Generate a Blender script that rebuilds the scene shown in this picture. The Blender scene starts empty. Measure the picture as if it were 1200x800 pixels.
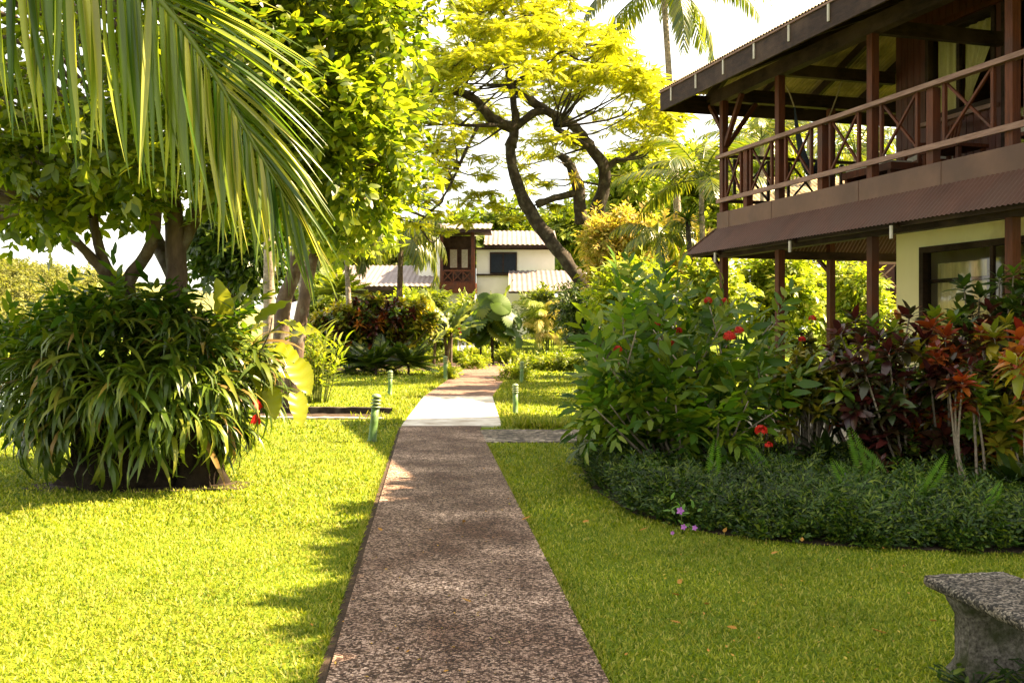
import bpy, math, random
import numpy as np
from mathutils import Vector

# ------------------------------------------------------------------ camera, sky, sun, exposure
scene = bpy.context.scene
COL = scene.collection
cam = bpy.data.cameras.new('camera')
cam.lens = 35.0; cam.sensor_width = 36.0
cam.clip_start = 0.05; cam.clip_end = 3000.0
cam.shift_y = -0.0125
camo = bpy.data.objects.new('camera', cam); COL.objects.link(camo)
camo.location = (0, 0, 1.6); camo.rotation_euler = (math.radians(90), 0, 0)
scene.camera = camo

SUN_AZ = math.radians(83); SUN_EL = math.radians(46)
world = bpy.data.worlds.new('World'); scene.world = world
world.use_nodes = True
wn = world.node_tree.nodes; wl = world.node_tree.links
bg = wn['Background']
sky = wn.new('ShaderNodeTexSky'); sky.sky_type = 'NISHITA'; sky.sun_disc = False
sky.sun_elevation = SUN_EL; sky.sun_rotation = SUN_AZ
sky.dust_density = 1.5; sky.air_density = 1.0; sky.ozone_density = 0.6
wtc = wn.new('ShaderNodeTexCoord'); wno = wn.new('ShaderNodeTexNoise'); wno.inputs['Scale'].default_value = 2.2; wno.inputs['Detail'].default_value = 5
wmp = wn.new('ShaderNodeMapping'); wmp.inputs['Scale'].default_value = (1, 1, 2.5)
wl.new(wtc.outputs['Generated'], wmp.inputs[0]); wl.new(wmp.outputs[0], wno.inputs['Vector'])
wr = wn.new('ShaderNodeValToRGB'); wr.color_ramp.elements[0].position = 0.3; wr.color_ramp.elements[1].position = 0.62
wr.color_ramp.elements[0].color = (0.35, 0.35, 0.35, 1); wr.color_ramp.elements[1].color = (0.85, 0.85, 0.85, 1)
wl.new(wno.outputs[0], wr.inputs[0])
wmx = wn.new('ShaderNodeMix'); wmx.data_type = 'RGBA'; wl.new(wr.outputs[0], wmx.inputs[0]); wl.new(sky.outputs[0], wmx.inputs[6])
wmx.inputs[7].default_value = (6.4, 5.95, 5.1, 1)          # thin bright cloud veil
wl.new(wmx.outputs[2], bg.inputs[0]); bg.inputs[1].default_value = 0.051
sund = bpy.data.lights.new('sun', 'SUN'); sund.energy = 5.0; sund.angle = math.radians(0.55)
sund.color = (1.0, 0.765, 0.48)
suno = bpy.data.objects.new('sun', sund); COL.objects.link(suno)
sdir = Vector((math.sin(SUN_AZ) * math.cos(SUN_EL), math.cos(SUN_AZ) * math.cos(SUN_EL), math.sin(SUN_EL)))
suno.rotation_euler = sdir.to_track_quat('Z', 'Y').to_euler()
suno.location = (20, 20, 30)
vs = scene.view_settings
vs.view_transform = 'Standard'; vs.look = 'None'; vs.gamma = 1.0; vs.exposure = 2.95; vs.use_curve_mapping = False
scene.cycles.max_bounces = 7; scene.cycles.diffuse_bounces = 3; scene.cycles.glossy_bounces = 2
scene.cycles.transmission_bounces = 5; scene.cycles.transparent_max_bounces = 6
scene.cycles.use_denoising = True
scene.cycles.sample_clamp_indirect = 6.0
scene.cycles.caustics_reflective = False; scene.cycles.caustics_refractive = False

F = 1167.0; EYE = 1.6; HY = 385.0
def W(px, py, Z):
    return np.array([(px - 600.0) / F * Z, Z, EYE - (py - HY) / F * Z])
def G(px, py):
    Z = F * EYE / (py - HY)
    return np.array([(px - 600.0) / F * Z, Z, 0.0])
def gz(x, y):
    """terrain height"""
    t = np.clip((np.asarray(y, float) - 46.0) / 18.0, 0, 1)
    h = 0.95 * t * t * (3 - 2 * t)
    s = np.clip((-np.asarray(x, float) - 9.5 - 0.15 * np.clip(np.asarray(y, float) - 16, 0, 60)) / 4.0, 0, 1)
    return h - 1.4 * s * s * (3 - 2 * s)

# ------------------------------------------------------------------ materials
def new_mat(name):
    m = bpy.data.materials.new(name); m.use_nodes = True
    nt = m.node_tree; nt.nodes.clear()
    return m, nt.nodes, nt.links
def ramp(n, stops, interp='LINEAR'):
    r = n.new('ShaderNodeValToRGB'); cr = r.color_ramp; cr.interpolation = interp
    while len(cr.elements) < len(stops): cr.elements.new(0.5)
    for e, (p, c) in zip(cr.elements, stops):
        e.position = p; e.color = (c[0], c[1], c[2], 1)
    return r
def mix_col(n, l, a, b, fac, mode='MIX'):
    x = n.new('ShaderNodeMix'); x.data_type = 'RGBA'; x.blend_type = mode
    for sock, v in ((x.inputs[0], fac), (x.inputs[6], a), (x.inputs[7], b)):
        if hasattr(v, 'is_linked'): l.new(v, sock)
        elif isinstance(v, (int, float)): sock.default_value = v
        else: sock.default_value = (v[0], v[1], v[2], 1)
    return x.outputs[2]
def noise(n, l, scale, detail=3, rough=0.55, coord='Object', dim=None):
    tc = n.new('ShaderNodeTexCoord')
    t = n.new('ShaderNodeTexNoise'); t.inputs['Scale'].default_value = scale
    t.inputs['Detail'].default_value = detail; t.inputs['Roughness'].default_value = rough
    if dim is not None:
        mp = n.new('ShaderNodeMapping'); mp.inputs['Scale'].default_value = dim
        l.new(tc.outputs[coord], mp.inputs[0]); l.new(mp.outputs[0], t.inputs['Vector'])
    else:
        l.new(tc.outputs[coord], t.inputs['Vector'])
    return t
def leaf_mat(name, cols, trans=0.4, rough=0.42, spec=0.35, tcol=None, clump=0.35, pos=None):
    m, n, l = new_mat(name)
    geo = n.new('ShaderNodeNewGeometry')
    k = len(cols)
    st = [((i / (k - 1)) if pos is None else pos[i], c) for i, c in enumerate(cols)] if k > 1 else [(0, cols[0]), (1, cols[0])]
    r = ramp(n, st); l.new(geo.outputs['Random Per Island'], r.inputs[0])
    nz = noise(n, l, 0.9, 2)
    r2 = ramp(n, [(0.3, (1 - clump,) * 3), (0.7, (1 + clump * 0.6, 1 + clump * 0.6, 1))]); l.new(nz.outputs[0], r2.inputs[0])
    c = mix_col(n, l, r.outputs[0], r2.outputs[0], 1.0, 'MULTIPLY')
    p = n.new('ShaderNodeBsdfPrincipled'); l.new(c, p.inputs['Base Color'])
    p.inputs['Roughness'].default_value = rough
    p.inputs['Specular IOR Level'].default_value = spec
    t = n.new('ShaderNodeBsdfTranslucent')
    tc = mix_col(n, l, c, tcol or (1.6, 1.65, 0.55), 1.0, 'MULTIPLY'); l.new(tc, t.inputs[0])
    mx = n.new('ShaderNodeMixShader'); mx.inputs[0].default_value = trans
    l.new(p.outputs[0], mx.inputs[1]); l.new(t.outputs[0], mx.inputs[2])
    o = n.new('ShaderNodeOutputMaterial'); l.new(mx.outputs[0], o.inputs[0])
    return m
def surf_mat(name, c1, c2, scale=4.0, rough=0.8, bump=0.3, bscale=None, spec=0.3, dim=None, contrast=(0.3, 0.7), c3=None, s3=0.6, metal=0.0, bdist=0.02):
    m, n, l = new_mat(name)
    nz = noise(n, l, scale, 6, 0.6, dim=dim)
    r = ramp(n, [(contrast[0], c1), (contrast[1], c2)]); l.new(nz.outputs[0], r.inputs[0])
    c = r.outputs[0]
    if c3 is not None:
        n3 = noise(n, l, s3, 4, 0.6)
        r3 = ramp(n, [(0.48, (0, 0, 0)), (0.66, (1, 1, 1))]); l.new(n3.outputs[0], r3.inputs[0])
        c = mix_col(n, l, c, c3, r3.outputs[0])
    p = n.new('ShaderNodeBsdfPrincipled'); l.new(c, p.inputs['Base Color'])
    p.inputs['Roughness'].default_value = rough; p.inputs['Specular IOR Level'].default_value = spec
    p.inputs['Metallic'].default_value = metal
    if bump:
        nb = noise(n, l, bscale or scale * 3, 6, 0.65, dim=dim)
        b = n.new('ShaderNodeBump'); b.inputs['Strength'].default_value = bump; b.inputs['Distance'].default_value = bdist
        l.new(nb.outputs[0], b.inputs['Height']); l.new(b.outputs[0], p.inputs['Normal'])
    o = n.new('ShaderNodeOutputMaterial'); l.new(p.outputs[0], o.inputs[0])
    return m

def ground_mat():
    m, n, l = new_mat('lawn_ground')
    a = noise(n, l, 60, 6, 0.7); ra = ramp(n, [(0.3, (0.04, 0.065, 0.006)), (0.5, (0.12, 0.17, 0.012)), (0.72, (0.22, 0.25, 0.025))]); l.new(a.outputs[0], ra.inputs[0])
    b = noise(n, l, 0.7, 5, 0.6); rb = ramp(n, [(0.32, (0.8, 0.9, 0.8)), (0.7, (1.2, 1.1, 0.95))]); l.new(b.outputs[0], rb.inputs[0])
    c = mix_col(n, l, ra.outputs[0], rb.outputs[0], 1.0, 'MULTIPLY')
    p = n.new('ShaderNodeBsdfPrincipled'); l.new(c, p.inputs['Base Color']); p.inputs['Roughness'].default_value = 0.9; p.inputs['Specular IOR Level'].default_value = 0.1
    bp = n.new('ShaderNodeBump'); bp.inputs['Strength'].default_value = 0.8; bp.inputs['Distance'].default_value = 0.02
    l.new(a.outputs[0], bp.inputs['Height']); l.new(bp.outputs[0], p.inputs['Normal'])
    o = n.new('ShaderNodeOutputMaterial'); l.new(p.outputs[0], o.inputs[0])
    return m
def aggregate_mat(name, dark, mid, light, stain, scale=70.0, stain_amt=1.0):
    m, n, l = new_mat(name)
    tc = n.new('ShaderNodeTexCoord')
    v = n.new('ShaderNodeTexVoronoi'); v.inputs['Scale'].default_value = scale; l.new(tc.outputs['Object'], v.inputs['Vector'])
    sep = n.new('ShaderNodeSeparateColor'); l.new(v.outputs['Color'], sep.inputs[0])
    r = ramp(n, [(0.0, dark), (0.45, mid), (0.72, light), (1.0, tuple(min(1, x * 1.5) for x in light))]); l.new(sep.outputs[0], r.inputs[0])
    v2 = n.new('ShaderNodeTexVoronoi'); v2.feature = 'DISTANCE_TO_EDGE'; v2.inputs['Scale'].default_value = scale; l.new(tc.outputs['Object'], v2.inputs['Vector'])
    re = ramp(n, [(0.0, (0.25, 0.22, 0.2)), (0.12, (1, 1, 1))]); l.new(v2.outputs['Distance'], re.inputs[0])
    c = mix_col(n, l, r.outputs[0], re.outputs[0], 0.85, 'MULTIPLY')
    s1 = noise(n, l, 1.1, 6, 0.65); rs = ramp(n, [(0.36, stain), (0.52, (0.62, 0.55, 0.5)), (0.68, (1.25, 1.18, 1.1))]); l.new(s1.outputs[0], rs.inputs[0])
    c = mix_col(n, l, c, rs.outputs[0], stain_amt, 'MULTIPLY')
    s2 = noise(n, l, 14, 5, 0.7); rs2 = ramp(n, [(0.35, (0.6, 0.56, 0.52)), (0.62, (1.1, 1.1, 1.1))]); l.new(s2.outputs[0], rs2.inputs[0])
    c = mix_col(n, l, c, rs2.outputs[0], 0.9, 'MULTIPLY')
    p = n.new('ShaderNodeBsdfPrincipled'); l.new(c, p.inputs['Base Color']); p.inputs['Roughness'].default_value = 0.75; p.inputs['Specular IOR Level'].default_value = 0.25
    add = n.new('ShaderNodeMath'); add.operation = 'ADD'; l.new(v2.outputs['Distance'], add.inputs[0]); l.new(s2.outputs[0], add.inputs[1])
    b = n.new('ShaderNodeBump'); b.inputs['Strength'].default_value = 0.8; b.inputs['Distance'].default_value = 0.008
    l.new(add.outputs[0], b.inputs['Height']); l.new(b.outputs[0], p.inputs['Normal'])
    o = n.new('ShaderNodeOutputMaterial'); l.new(p.outputs[0], o.inputs[0])
    return m
def glass_mat(name, col=(0.02, 0.022, 0.02)):
    m, n, l = new_mat(name)
    tr = n.new('ShaderNodeBsdfTransparent'); tr.inputs[0].default_value = (0.95, 0.96, 0.95, 1)
    gl = n.new('ShaderNodeBsdfGlossy'); gl.inputs['Roughness'].default_value = 0.03
    fr = n.new('ShaderNodeLayerWeight'); fr.inputs[0].default_value = 0.5
    pw = n.new('ShaderNodeMath'); pw.operation = 'POWER'; pw.inputs[1].default_value = 4.0; l.new(fr.outputs['Facing'], pw.inputs[0])
    sc_ = n.new('ShaderNodeMath'); sc_.operation = 'MULTIPLY_ADD'; sc_.inputs[1].default_value = 0.6; sc_.inputs[2].default_value = 0.04; l.new(pw.outputs[0], sc_.inputs[0])
    mx = n.new('ShaderNodeMixShader'); l.new(sc_.outputs[0], mx.inputs[0]); l.new(tr.outputs[0], mx.inputs[1]); l.new(gl.outputs[0], mx.inputs[2])
    o = n.new('ShaderNodeOutputMaterial'); l.new(mx.outputs[0], o.inputs[0])
    return m

MT = {}
MT['lawn'] = ground_mat()
MT['grass'] = leaf_mat('grass_blades', [(0.06, 0.11, 0.006), (0.16, 0.21, 0.012), (0.25, 0.28, 0.022), (0.42, 0.38, 0.10)], 0.35, 0.5, 0.2, clump=0.3)
MT['path'] = aggregate_mat('path_aggregate', (0.035, 0.02, 0.014), (0.19, 0.122, 0.092), (0.56, 0.44, 0.37), (0.3, 0.21, 0.165), scale=82)
MT['path_far'] = aggregate_mat('path_red', (0.10, 0.055, 0.04), (0.22, 0.13, 0.10), (0.36, 0.25, 0.2), (0.6, 0.5, 0.45), stain_amt=0.6)
MT['slab'] = surf_mat('pale_concrete', (0.5, 0.46, 0.4), (0.68, 0.64, 0.58), 3, 0.8, 0.25, 40, c3=(0.36, 0.30, 0.24), s3=1.6)
MT['cobble'] = aggregate_mat('stone_paving', (0.06, 0.055, 0.045), (0.2, 0.18, 0.155), (0.36, 0.33, 0.29), (0.5, 0.46, 0.4), scale=13)
MT['soil'] = surf_mat('soil', (0.025, 0.016, 0.01), (0.07, 0.045, 0.028), 9, 0.95, 0.8, 30)
MT['sea'] = surf_mat('sea_water', (0.18, 0.28, 0.3), (0.28, 0.38, 0.4), 0.3, 0.12, 0.3, 2.0, 0.5)
MT['bark_dark'] = surf_mat('dark_bark', (0.008, 0.006, 0.004), (0.04, 0.028, 0.018), 7, 0.9, 0.9, 18, dim=(1, 1, 0.35), c3=(0.07, 0.06, 0.042), s3=5)
MT['bark_brown'] = surf_mat('brown_bark', (0.04, 0.025, 0.018), (0.13, 0.085, 0.06), 8, 0.9, 0.8, 20, dim=(1, 1, 0.4), c3=(0.16, 0.14, 0.11), s3=4)
MT['bark_pale'] = surf_mat('pale_palm_bark', (0.16, 0.12, 0.09), (0.38, 0.31, 0.25), 9, 0.9, 0.6, 14, dim=(1, 1, 2.5), c3=(0.12, 0.1, 0.07), s3=6)
MT['stem_pale'] = surf_mat('pale_stem', (0.13, 0.1, 0.075), (0.32, 0.27, 0.21), 30, 0.85, 0.4, 60)
MT['stem_green'] = surf_mat('green_stem', (0.07, 0.1, 0.015), (0.14, 0.16, 0.03), 12, 0.6, 0.2)
MT['twig'] = surf_mat('twig', (0.035, 0.025, 0.015), (0.09, 0.07, 0.04), 20, 0.9, 0.3)

MT['leaf_left'] = leaf_mat('glossy_leaf', [(0.05, 0.09, 0.008), (0.11, 0.16, 0.012), (0.20, 0.25, 0.018), (0.34, 0.34, 0.03)], 0.56, 0.33, 0.5)
MT['leaf_dark'] = leaf_mat('dark_leaf', [(0.015, 0.035, 0.006), (0.04, 0.075, 0.01), (0.09, 0.12, 0.015)], 0.3, 0.38, 0.45)
MT['leaf_yellow'] = leaf_mat('feather_leaf', [(0.17, 0.22, 0.014), (0.29, 0.32, 0.02), (0.38, 0.37, 0.025), (0.42, 0.36, 0.03)], 0.5, 0.5, 0.25)
MT['leaf_lime'] = leaf_mat('lime_leaf', [(0.10, 0.16, 0.012), (0.18, 0.24, 0.018), (0.28, 0.32, 0.03), (0.40, 0.39, 0.08)], 0.45, 0.42, 0.35)
MT['leaf_mid'] = leaf_mat('mid_leaf', [(0.06, 0.10, 0.012), (0.12, 0.16, 0.015), (0.20, 0.22, 0.02)], 0.4, 0.42, 0.35)
MT['leaf_pinkyellow'] = leaf_mat('blossom_leaf', [(0.16, 0.18, 0.02), (0.34, 0.30, 0.05), (0.45, 0.36, 0.14), (0.5, 0.33, 0.1)], 0.42, 0.5, 0.25)
MT['leaf_far'] = leaf_mat('far_leaf', [(0.10, 0.12, 0.035), (0.17, 0.18, 0.05), (0.24, 0.23, 0.07)], 0.35, 0.6, 0.2)  # greyed pale tone puts distance haze into the leaf colour
MT['palm'] = leaf_mat('palm_leaf', [(0.045, 0.075, 0.012), (0.085, 0.12, 0.016), (0.15, 0.17, 0.02), (0.24, 0.22, 0.03)], 0.38, 0.3, 0.5)
MT['palm_near'] = leaf_mat('near_palm_leaf', [(0.035, 0.08, 0.010), (0.10, 0.15, 0.018), (0.18, 0.22, 0.03), (0.42, 0.38, 0.10)], 0.46, 0.3, 0.5, clump=0.15)
MT['strap'] = leaf_mat('strap_leaf', [(0.03, 0.06, 0.008), (0.065, 0.11, 0.012), (0.12, 0.16, 0.018), (0.2, 0.21, 0.03), (0.24, 0.15, 0.05)], 0.34, 0.35, 0.45, pos=[0, .4, .75, .93, .97])
MT['ixora'] = leaf_mat('ixora_leaf', [(0.03, 0.08, 0.008), (0.06, 0.13, 0.01), (0.11, 0.18, 0.014), (0.2, 0.24, 0.02)], 0.4, 0.38, 0.3)
MT['stump'] = surf_mat('old_stump', (0.006, 0.0045, 0.003), (0.03, 0.022, 0.014), 9, 0.95, 1.0, 22, 0.1)
MT['cover'] = leaf_mat('cover_leaf', [(0.006, 0.018, 0.002), (0.018, 0.05, 0.004), (0.045, 0.09, 0.007), (0.13, 0.17, 0.016)], 0.25, 0.45, 0.3)
MT['fan_leaf'] = leaf_mat('fan_leaf', [(0.04, 0.09, 0.012), (0.07, 0.13, 0.014), (0.11, 0.17, 0.016)], 0.3, 0.4, 0.35)
MT['fern'] = leaf_mat('fern_leaf', [(0.09, 0.2, 0.02), (0.14, 0.27, 0.03)], 0.4, 0.45, 0.3)
MT['cro_dark'] = leaf_mat('croton_maroon', [(0.035, 0.012, 0.012), (0.08, 0.015, 0.014), (0.05, 0.03, 0.012), (0.03, 0.045, 0.012)], 0.25, 0.28, 0.5, tcol=(1.6, 0.8, 0.5))
MT['cro_red'] = leaf_mat('croton_red', [(0.2, 0.02, 0.012), (0.36, 0.07, 0.015), (0.45, 0.14, 0.02), (0.12, 0.03, 0.015)], 0.3, 0.3, 0.5, tcol=(1.4, 0.9, 0.5))
MT['cro_green'] = leaf_mat('croton_green', [(0.05, 0.11, 0.012), (0.12, 0.2, 0.015), (0.26, 0.27, 0.02)], 0.32, 0.3, 0.5)
MT['cro_yellow'] = leaf_mat('croton_yellow', [(0.12, 0.15, 0.014), (0.25, 0.23, 0.018), (0.36, 0.28, 0.025), (0.07, 0.1, 0.014)], 0.32, 0.33, 0.45)
MT['cro_orange'] = leaf_mat('croton_orange', [(0.4, 0.12, 0.02), (0.5, 0.22, 0.03), (0.35, 0.05, 0.03)], 0.3, 0.3, 0.5, tcol=(1.3, 0.9, 0.5))
MT['taro'] = leaf_mat('taro_leaf', [(0.16, 0.21, 0.012), (0.34, 0.33, 0.015)], 0.5, 0.35, 0.4, clump=0.15)
MT['flower_red'] = leaf_mat('red_petal', [(0.45, 0.012, 0.01), (0.6, 0.03, 0.015), (0.35, 0.008, 0.008)], 0.25, 0.5, 0.2, tcol=(1.2, 0.8, 0.7))
MT['flower_purple'] = leaf_mat('purple_petal', [(0.35, 0.1, 0.5), (0.5, 0.2, 0.62)], 0.3, 0.5, 0.2, tcol=(1.1, 0.9, 1.1))
MT['dead_leaf'] = leaf_mat('fallen_leaf', [(0.5, 0.32, 0.04), (0.42, 0.18, 0.04), (0.45, 0.4, 0.08)], 0.15, 0.6, 0.2, tcol=(1, 1, 1))

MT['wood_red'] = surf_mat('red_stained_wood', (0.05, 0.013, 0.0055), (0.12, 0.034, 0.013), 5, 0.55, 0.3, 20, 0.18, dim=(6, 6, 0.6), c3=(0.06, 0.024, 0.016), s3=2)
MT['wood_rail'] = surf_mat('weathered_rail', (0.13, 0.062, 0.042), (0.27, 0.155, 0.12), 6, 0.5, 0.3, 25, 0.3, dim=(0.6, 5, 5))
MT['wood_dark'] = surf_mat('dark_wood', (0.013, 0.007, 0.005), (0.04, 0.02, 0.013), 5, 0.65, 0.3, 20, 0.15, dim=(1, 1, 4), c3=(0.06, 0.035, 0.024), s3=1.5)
MT['board'] = surf_mat('maroon_boards', (0.055, 0.014, 0.010), (0.11, 0.028, 0.018), 4, 0.55, 0.3, 20, 0.4, dim=(5, 5, 0.5))
MT['canopy'] = surf_mat('brown_corrugated', (0.062, 0.026, 0.016), (0.10, 0.043, 0.027), 2.2, 0.6, 0.15, 12, 0.35, c3=(0.08, 0.04, 0.027), s3=1.2)
MT['band'] = surf_mat('brown_flashing', (0.092, 0.043, 0.026), (0.135, 0.066, 0.041), 1.8, 0.55, 0.12, 10, 0.35, c3=(0.075, 0.035, 0.022), s3=1.0)
MT['roof'] = surf_mat('weathered_zinc_roof', (0.22, 0.16, 0.085), (0.38, 0.29, 0.15), 2.0, 0.6, 0.2, 15, 0.35, c3=(0.12, 0.08, 0.05), s3=1.4)
MT['roof_far'] = surf_mat('pale_pink_roof', (0.15, 0.115, 0.105), (0.23, 0.185, 0.17), 1.0, 0.6, 0.1, 10, 0.35)
MT['cream'] = surf_mat('cream_render', (0.86, 0.74, 0.42), (0.92, 0.82, 0.5), 1.5, 0.85, 0.15, 30, 0.2, dim=(1, 1, 0.5), c3=(0.6, 0.46, 0.22), s3=0.8)
MT['white'] = surf_mat('white_render', (0.7, 0.66, 0.58), (0.8, 0.77, 0.7), 1.2, 0.85, 0.1, 20, 0.2)
MT['curtain'] = surf_mat('curtain', (0.5, 0.4, 0.17), (0.66, 0.54, 0.25), 6, 0.9, 0.2, dim=(8, 8, 0.3))
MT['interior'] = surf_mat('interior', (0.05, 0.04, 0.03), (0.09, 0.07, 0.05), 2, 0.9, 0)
MT['pale_end'] = surf_mat('pale_rafter_end', (0.35, 0.31, 0.26), (0.5, 0.45, 0.4), 10, 0.5, 0.1)
MT['glass'] = glass_mat('window_glass')
MT['green_paint'] = surf_mat('green_paint', (0.07, 0.15, 0.035), (0.115, 0.21, 0.05), 12, 0.5, 0.25, 40, 0.4, c3=(0.06, 0.09, 0.03), s3=7)
MT['lamp_louvre'] = surf_mat('pale_green_louvre', (0.17, 0.24, 0.1), (0.26, 0.33, 0.16), 20, 0.5, 0.2, 40, 0.4)
MT['lamp_glass'] = surf_mat('lamp_inner', (0.05, 0.07, 0.03), (0.09, 0.11, 0.06), 20, 0.4, 0)
MT['stone_bench'] = aggregate_mat('bench_granite', (0.02, 0.02, 0.02), (0.1, 0.1, 0.095), (0.34, 0.33, 0.3), (0.45, 0.44, 0.42), scale=95)
MT['stone_rough'] = surf_mat('rough_stone', (0.035, 0.03, 0.024), (0.22, 0.2, 0.17), 60, 0.9, 1.0, 50, 0.2, c3=(0.045, 0.05, 0.022), s3=7)
MT['cloth_navy'] = surf_mat('navy_cloth', (0.008, 0.011, 0.018), (0.02, 0.026, 0.04), 10, 0.9, 0.3)
MT['rope'] = surf_mat('rope', (0.28, 0.2, 0.12), (0.4, 0.3, 0.2), 30, 0.9, 0.4)
MT['concrete_old'] = surf_mat('old_concrete', (0.3, 0.26, 0.2), (0.46, 0.42, 0.34), 8, 0.9, 0.5, 30, c3=(0.16, 0.13, 0.08), s3=3)
MT['cushion'] = surf_mat('cushion', (0.3, 0.27, 0.22), (0.42, 0.38, 0.32), 12, 0.9, 0.2)
MT['hillside'] = surf_mat('hillside', (0.1, 0.11, 0.03), (0.2, 0.19, 0.06), 0.06, 0.95, 0)

# ------------------------------------------------------------------ mesh helpers
rng = np.random.default_rng(7)
def nrm(v):
    v = np.asarray(v, float); return v / np.maximum(np.linalg.norm(v, axis=-1, keepdims=True), 1e-9)
class MB:
    def __init__(s): s.V = []; s.F = {3: [], 4: []}; s.MI = {3: [], 4: []}; s.n = 0
    def add(s, V, F3=None, F4=None, mi=0):
        V = np.asarray(V, float).reshape(-1, 3)
        for k, Fk in ((3, F3), (4, F4)):
            if Fk is not None and len(Fk):
                Fk = np.asarray(Fk, np.int64).reshape(-1, k)
                s.F[k].append(Fk + s.n); s.MI[k].append(np.full(len(Fk), mi, np.int32))
        s.V.append(V); s.n += len(V)
        return s
    def box(s, lo, hi, mi=0):
        (x0, y0, z0), (x1, y1, z1) = lo, hi
        V = [(x0, y0, z0), (x1, y0, z0), (x1, y1, z0), (x0, y1, z0), (x0, y0, z1), (x1, y0, z1), (x1, y1, z1), (x0, y1, z1)]
        return s.add(V, None, [(0, 3, 2, 1), (4, 5, 6, 7), (0, 1, 5, 4), (1, 2, 6, 5), (2, 3, 7, 6), (3, 0, 4, 7)], mi)
    def bar(s, a, b, w, h, up=(0, 0, 1), mi=0):
        a = np.array(a, float); b = np.array(b, float); d = nrm(b - a); x = np.cross(d, up)
        if np.linalg.norm(x) < 1e-6: x = np.cross(d, (0, 1, 0))
        x = nrm(x); z = np.cross(x, d)
        V = [p + sx * x * w / 2 + sz * z * h / 2 for p in (a, b) for sx, sz in ((-1, -1), (1, -1), (1, 1), (-1, 1))]
        return s.add(V, None, [(0, 1, 2, 3), (7, 6, 5, 4), (0, 4, 5, 1), (1, 5, 6, 2), (2, 6, 7, 3), (3, 7, 4, 0)], mi)
    def tube(s, pts, rad, sides=8, mi=0, wob=0.0, r=None):
        pts = np.asarray(pts, float); k = len(pts); rad = np.broadcast_to(np.asarray(rad, float), (k,))
        T = nrm(np.gradient(pts, axis=0)) if k > 1 else np.array([[0, 0, 1.0]])
        ref = np.array([0.31, 0.95, 0.05]) if abs(T[0][2]) > 0.5 else np.array([0.02, 0.05, 1.0])
        X = nrm(np.cross(T, ref)); Y = np.cross(T, X)
        a = np.linspace(0, 2 * np.pi, sides, endpoint=False)
        R = rad[:, None] * np.ones(sides)[None, :]
        if wob: R = R * (1 + wob * (r or rng).standard_normal(R.shape))
        V = pts[:, None, :] + R[..., None] * (np.cos(a)[None, :, None] * X[:, None, :] + np.sin(a)[None, :, None] * Y[:, None, :])
        V = V.reshape(-1, 3)
        i = np.arange(k - 1)[:, None] * sides; j = np.arange(sides)[None, :]; j2 = (j + 1) % sides
        Q = np.stack([i + j, i + j2, i + sides + j2, i + sides + j], -1).reshape(-1, 4)
        V = np.vstack([V, pts[0], pts[-1]]); c0 = k * sides; c1 = c0 + 1
        jj = np.arange(sides); jn = (jj + 1) % sides
        T3 = np.vstack([np.stack([jn, jj, np.full(sides, c0)], -1), np.stack([(k - 1) * sides + jj, (k - 1) * sides + jn, np.full(sides, c1)], -1)])
        return s.add(V, T3, Q, mi)
    def lathe(s, prof, c=(0, 0, 0), sides=20, mi=0, axis=None):
        prof = np.asarray(prof, float)
        a = np.linspace(0, 2 * np.pi, sides, endpoint=False)
        V = np.stack([prof[:, 0:1] * np.cos(a), prof[:, 0:1] * np.sin(a), prof[:, 1:2] * np.ones(sides)], -1).reshape(-1, 3)
        k = len(prof); i = np.arange(k - 1)[:, None] * sides; j = np.arange(sides)[None, :]; j2 = (j + 1) % sides
        Q = np.stack([i + j, i + j2, i + sides + j2, i + sides + j], -1).reshape(-1, 4)
        return s.add(V + np.asarray(c), None, Q, mi)
    def scatter(s, T, pos, R, sc, mi=0):
        Vt, F3, F4 = T
        pos = np.asarray(pos, float).reshape(-1, 3); m = len(pos); n = len(Vt)
        if m == 0: return s
        sc = np.broadcast_to(np.asarray(sc, float), (m,))
        V = np.einsum('mij,nj->mni', R, Vt) * sc[:, None, None] + pos[:, None, :]
        off = (np.arange(m) * n)[:, None, None]
        f3 = (F3[None] + off).reshape(-1, 3) if F3 is not None and len(F3) else None
        f4 = (F4[None] + off).reshape(-1, 4) if F4 is not None and len(F4) else None
        return s.add(V.reshape(-1, 3), f3, f4, mi)
    def mesh(s, name, mats, shift=None, smooth=True):
        V = np.vstack(s.V) if s.V else np.zeros((0, 3))
        if shift is not None: V = V - np.asarray(shift)
        me = bpy.data.meshes.new(name)
        f3 = np.vstack(s.F[3]) if s.F[3] else np.zeros((0, 3), np.int64)
        f4 = np.vstack(s.F[4]) if s.F[4] else np.zeros((0, 4), np.int64)
        mi = np.concatenate(s.MI[3] + s.MI[4]) if (s.MI[3] or s.MI[4]) else np.zeros(0, np.int32)
        me.vertices.add(len(V)); me.vertices.foreach_set('co', V.astype(np.float32).ravel())
        loops = np.concatenate([f3.ravel(), f4.ravel()]).astype(np.int32)
        me.loops.add(len(loops)); me.loops.foreach_set('vertex_index', loops)
        n3, n4 = len(f3), len(f4)
        me.polygons.add(n3 + n4)
        ls = np.concatenate([np.arange(n3) * 3, n3 * 3 + np.arange(n4) * 4]).astype(np.int32)
        me.polygons.foreach_set('loop_start', ls)
        me.polygons.foreach_set('material_index', mi)
        me.polygons.foreach_set('use_smooth', np.full(n3 + n4, smooth))
        for m in (mats if isinstance(mats, (list, tuple)) else [mats]): me.materials.append(m)
        me.update(calc_edges=True)
        return me
def tag(o, label=None, cat=None, group=None, kind=None):
    if label: o['label'] = label
    if cat: o['category'] = cat
    if group: o['group'] = group
    if kind: o['kind'] = kind
    return o
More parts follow.
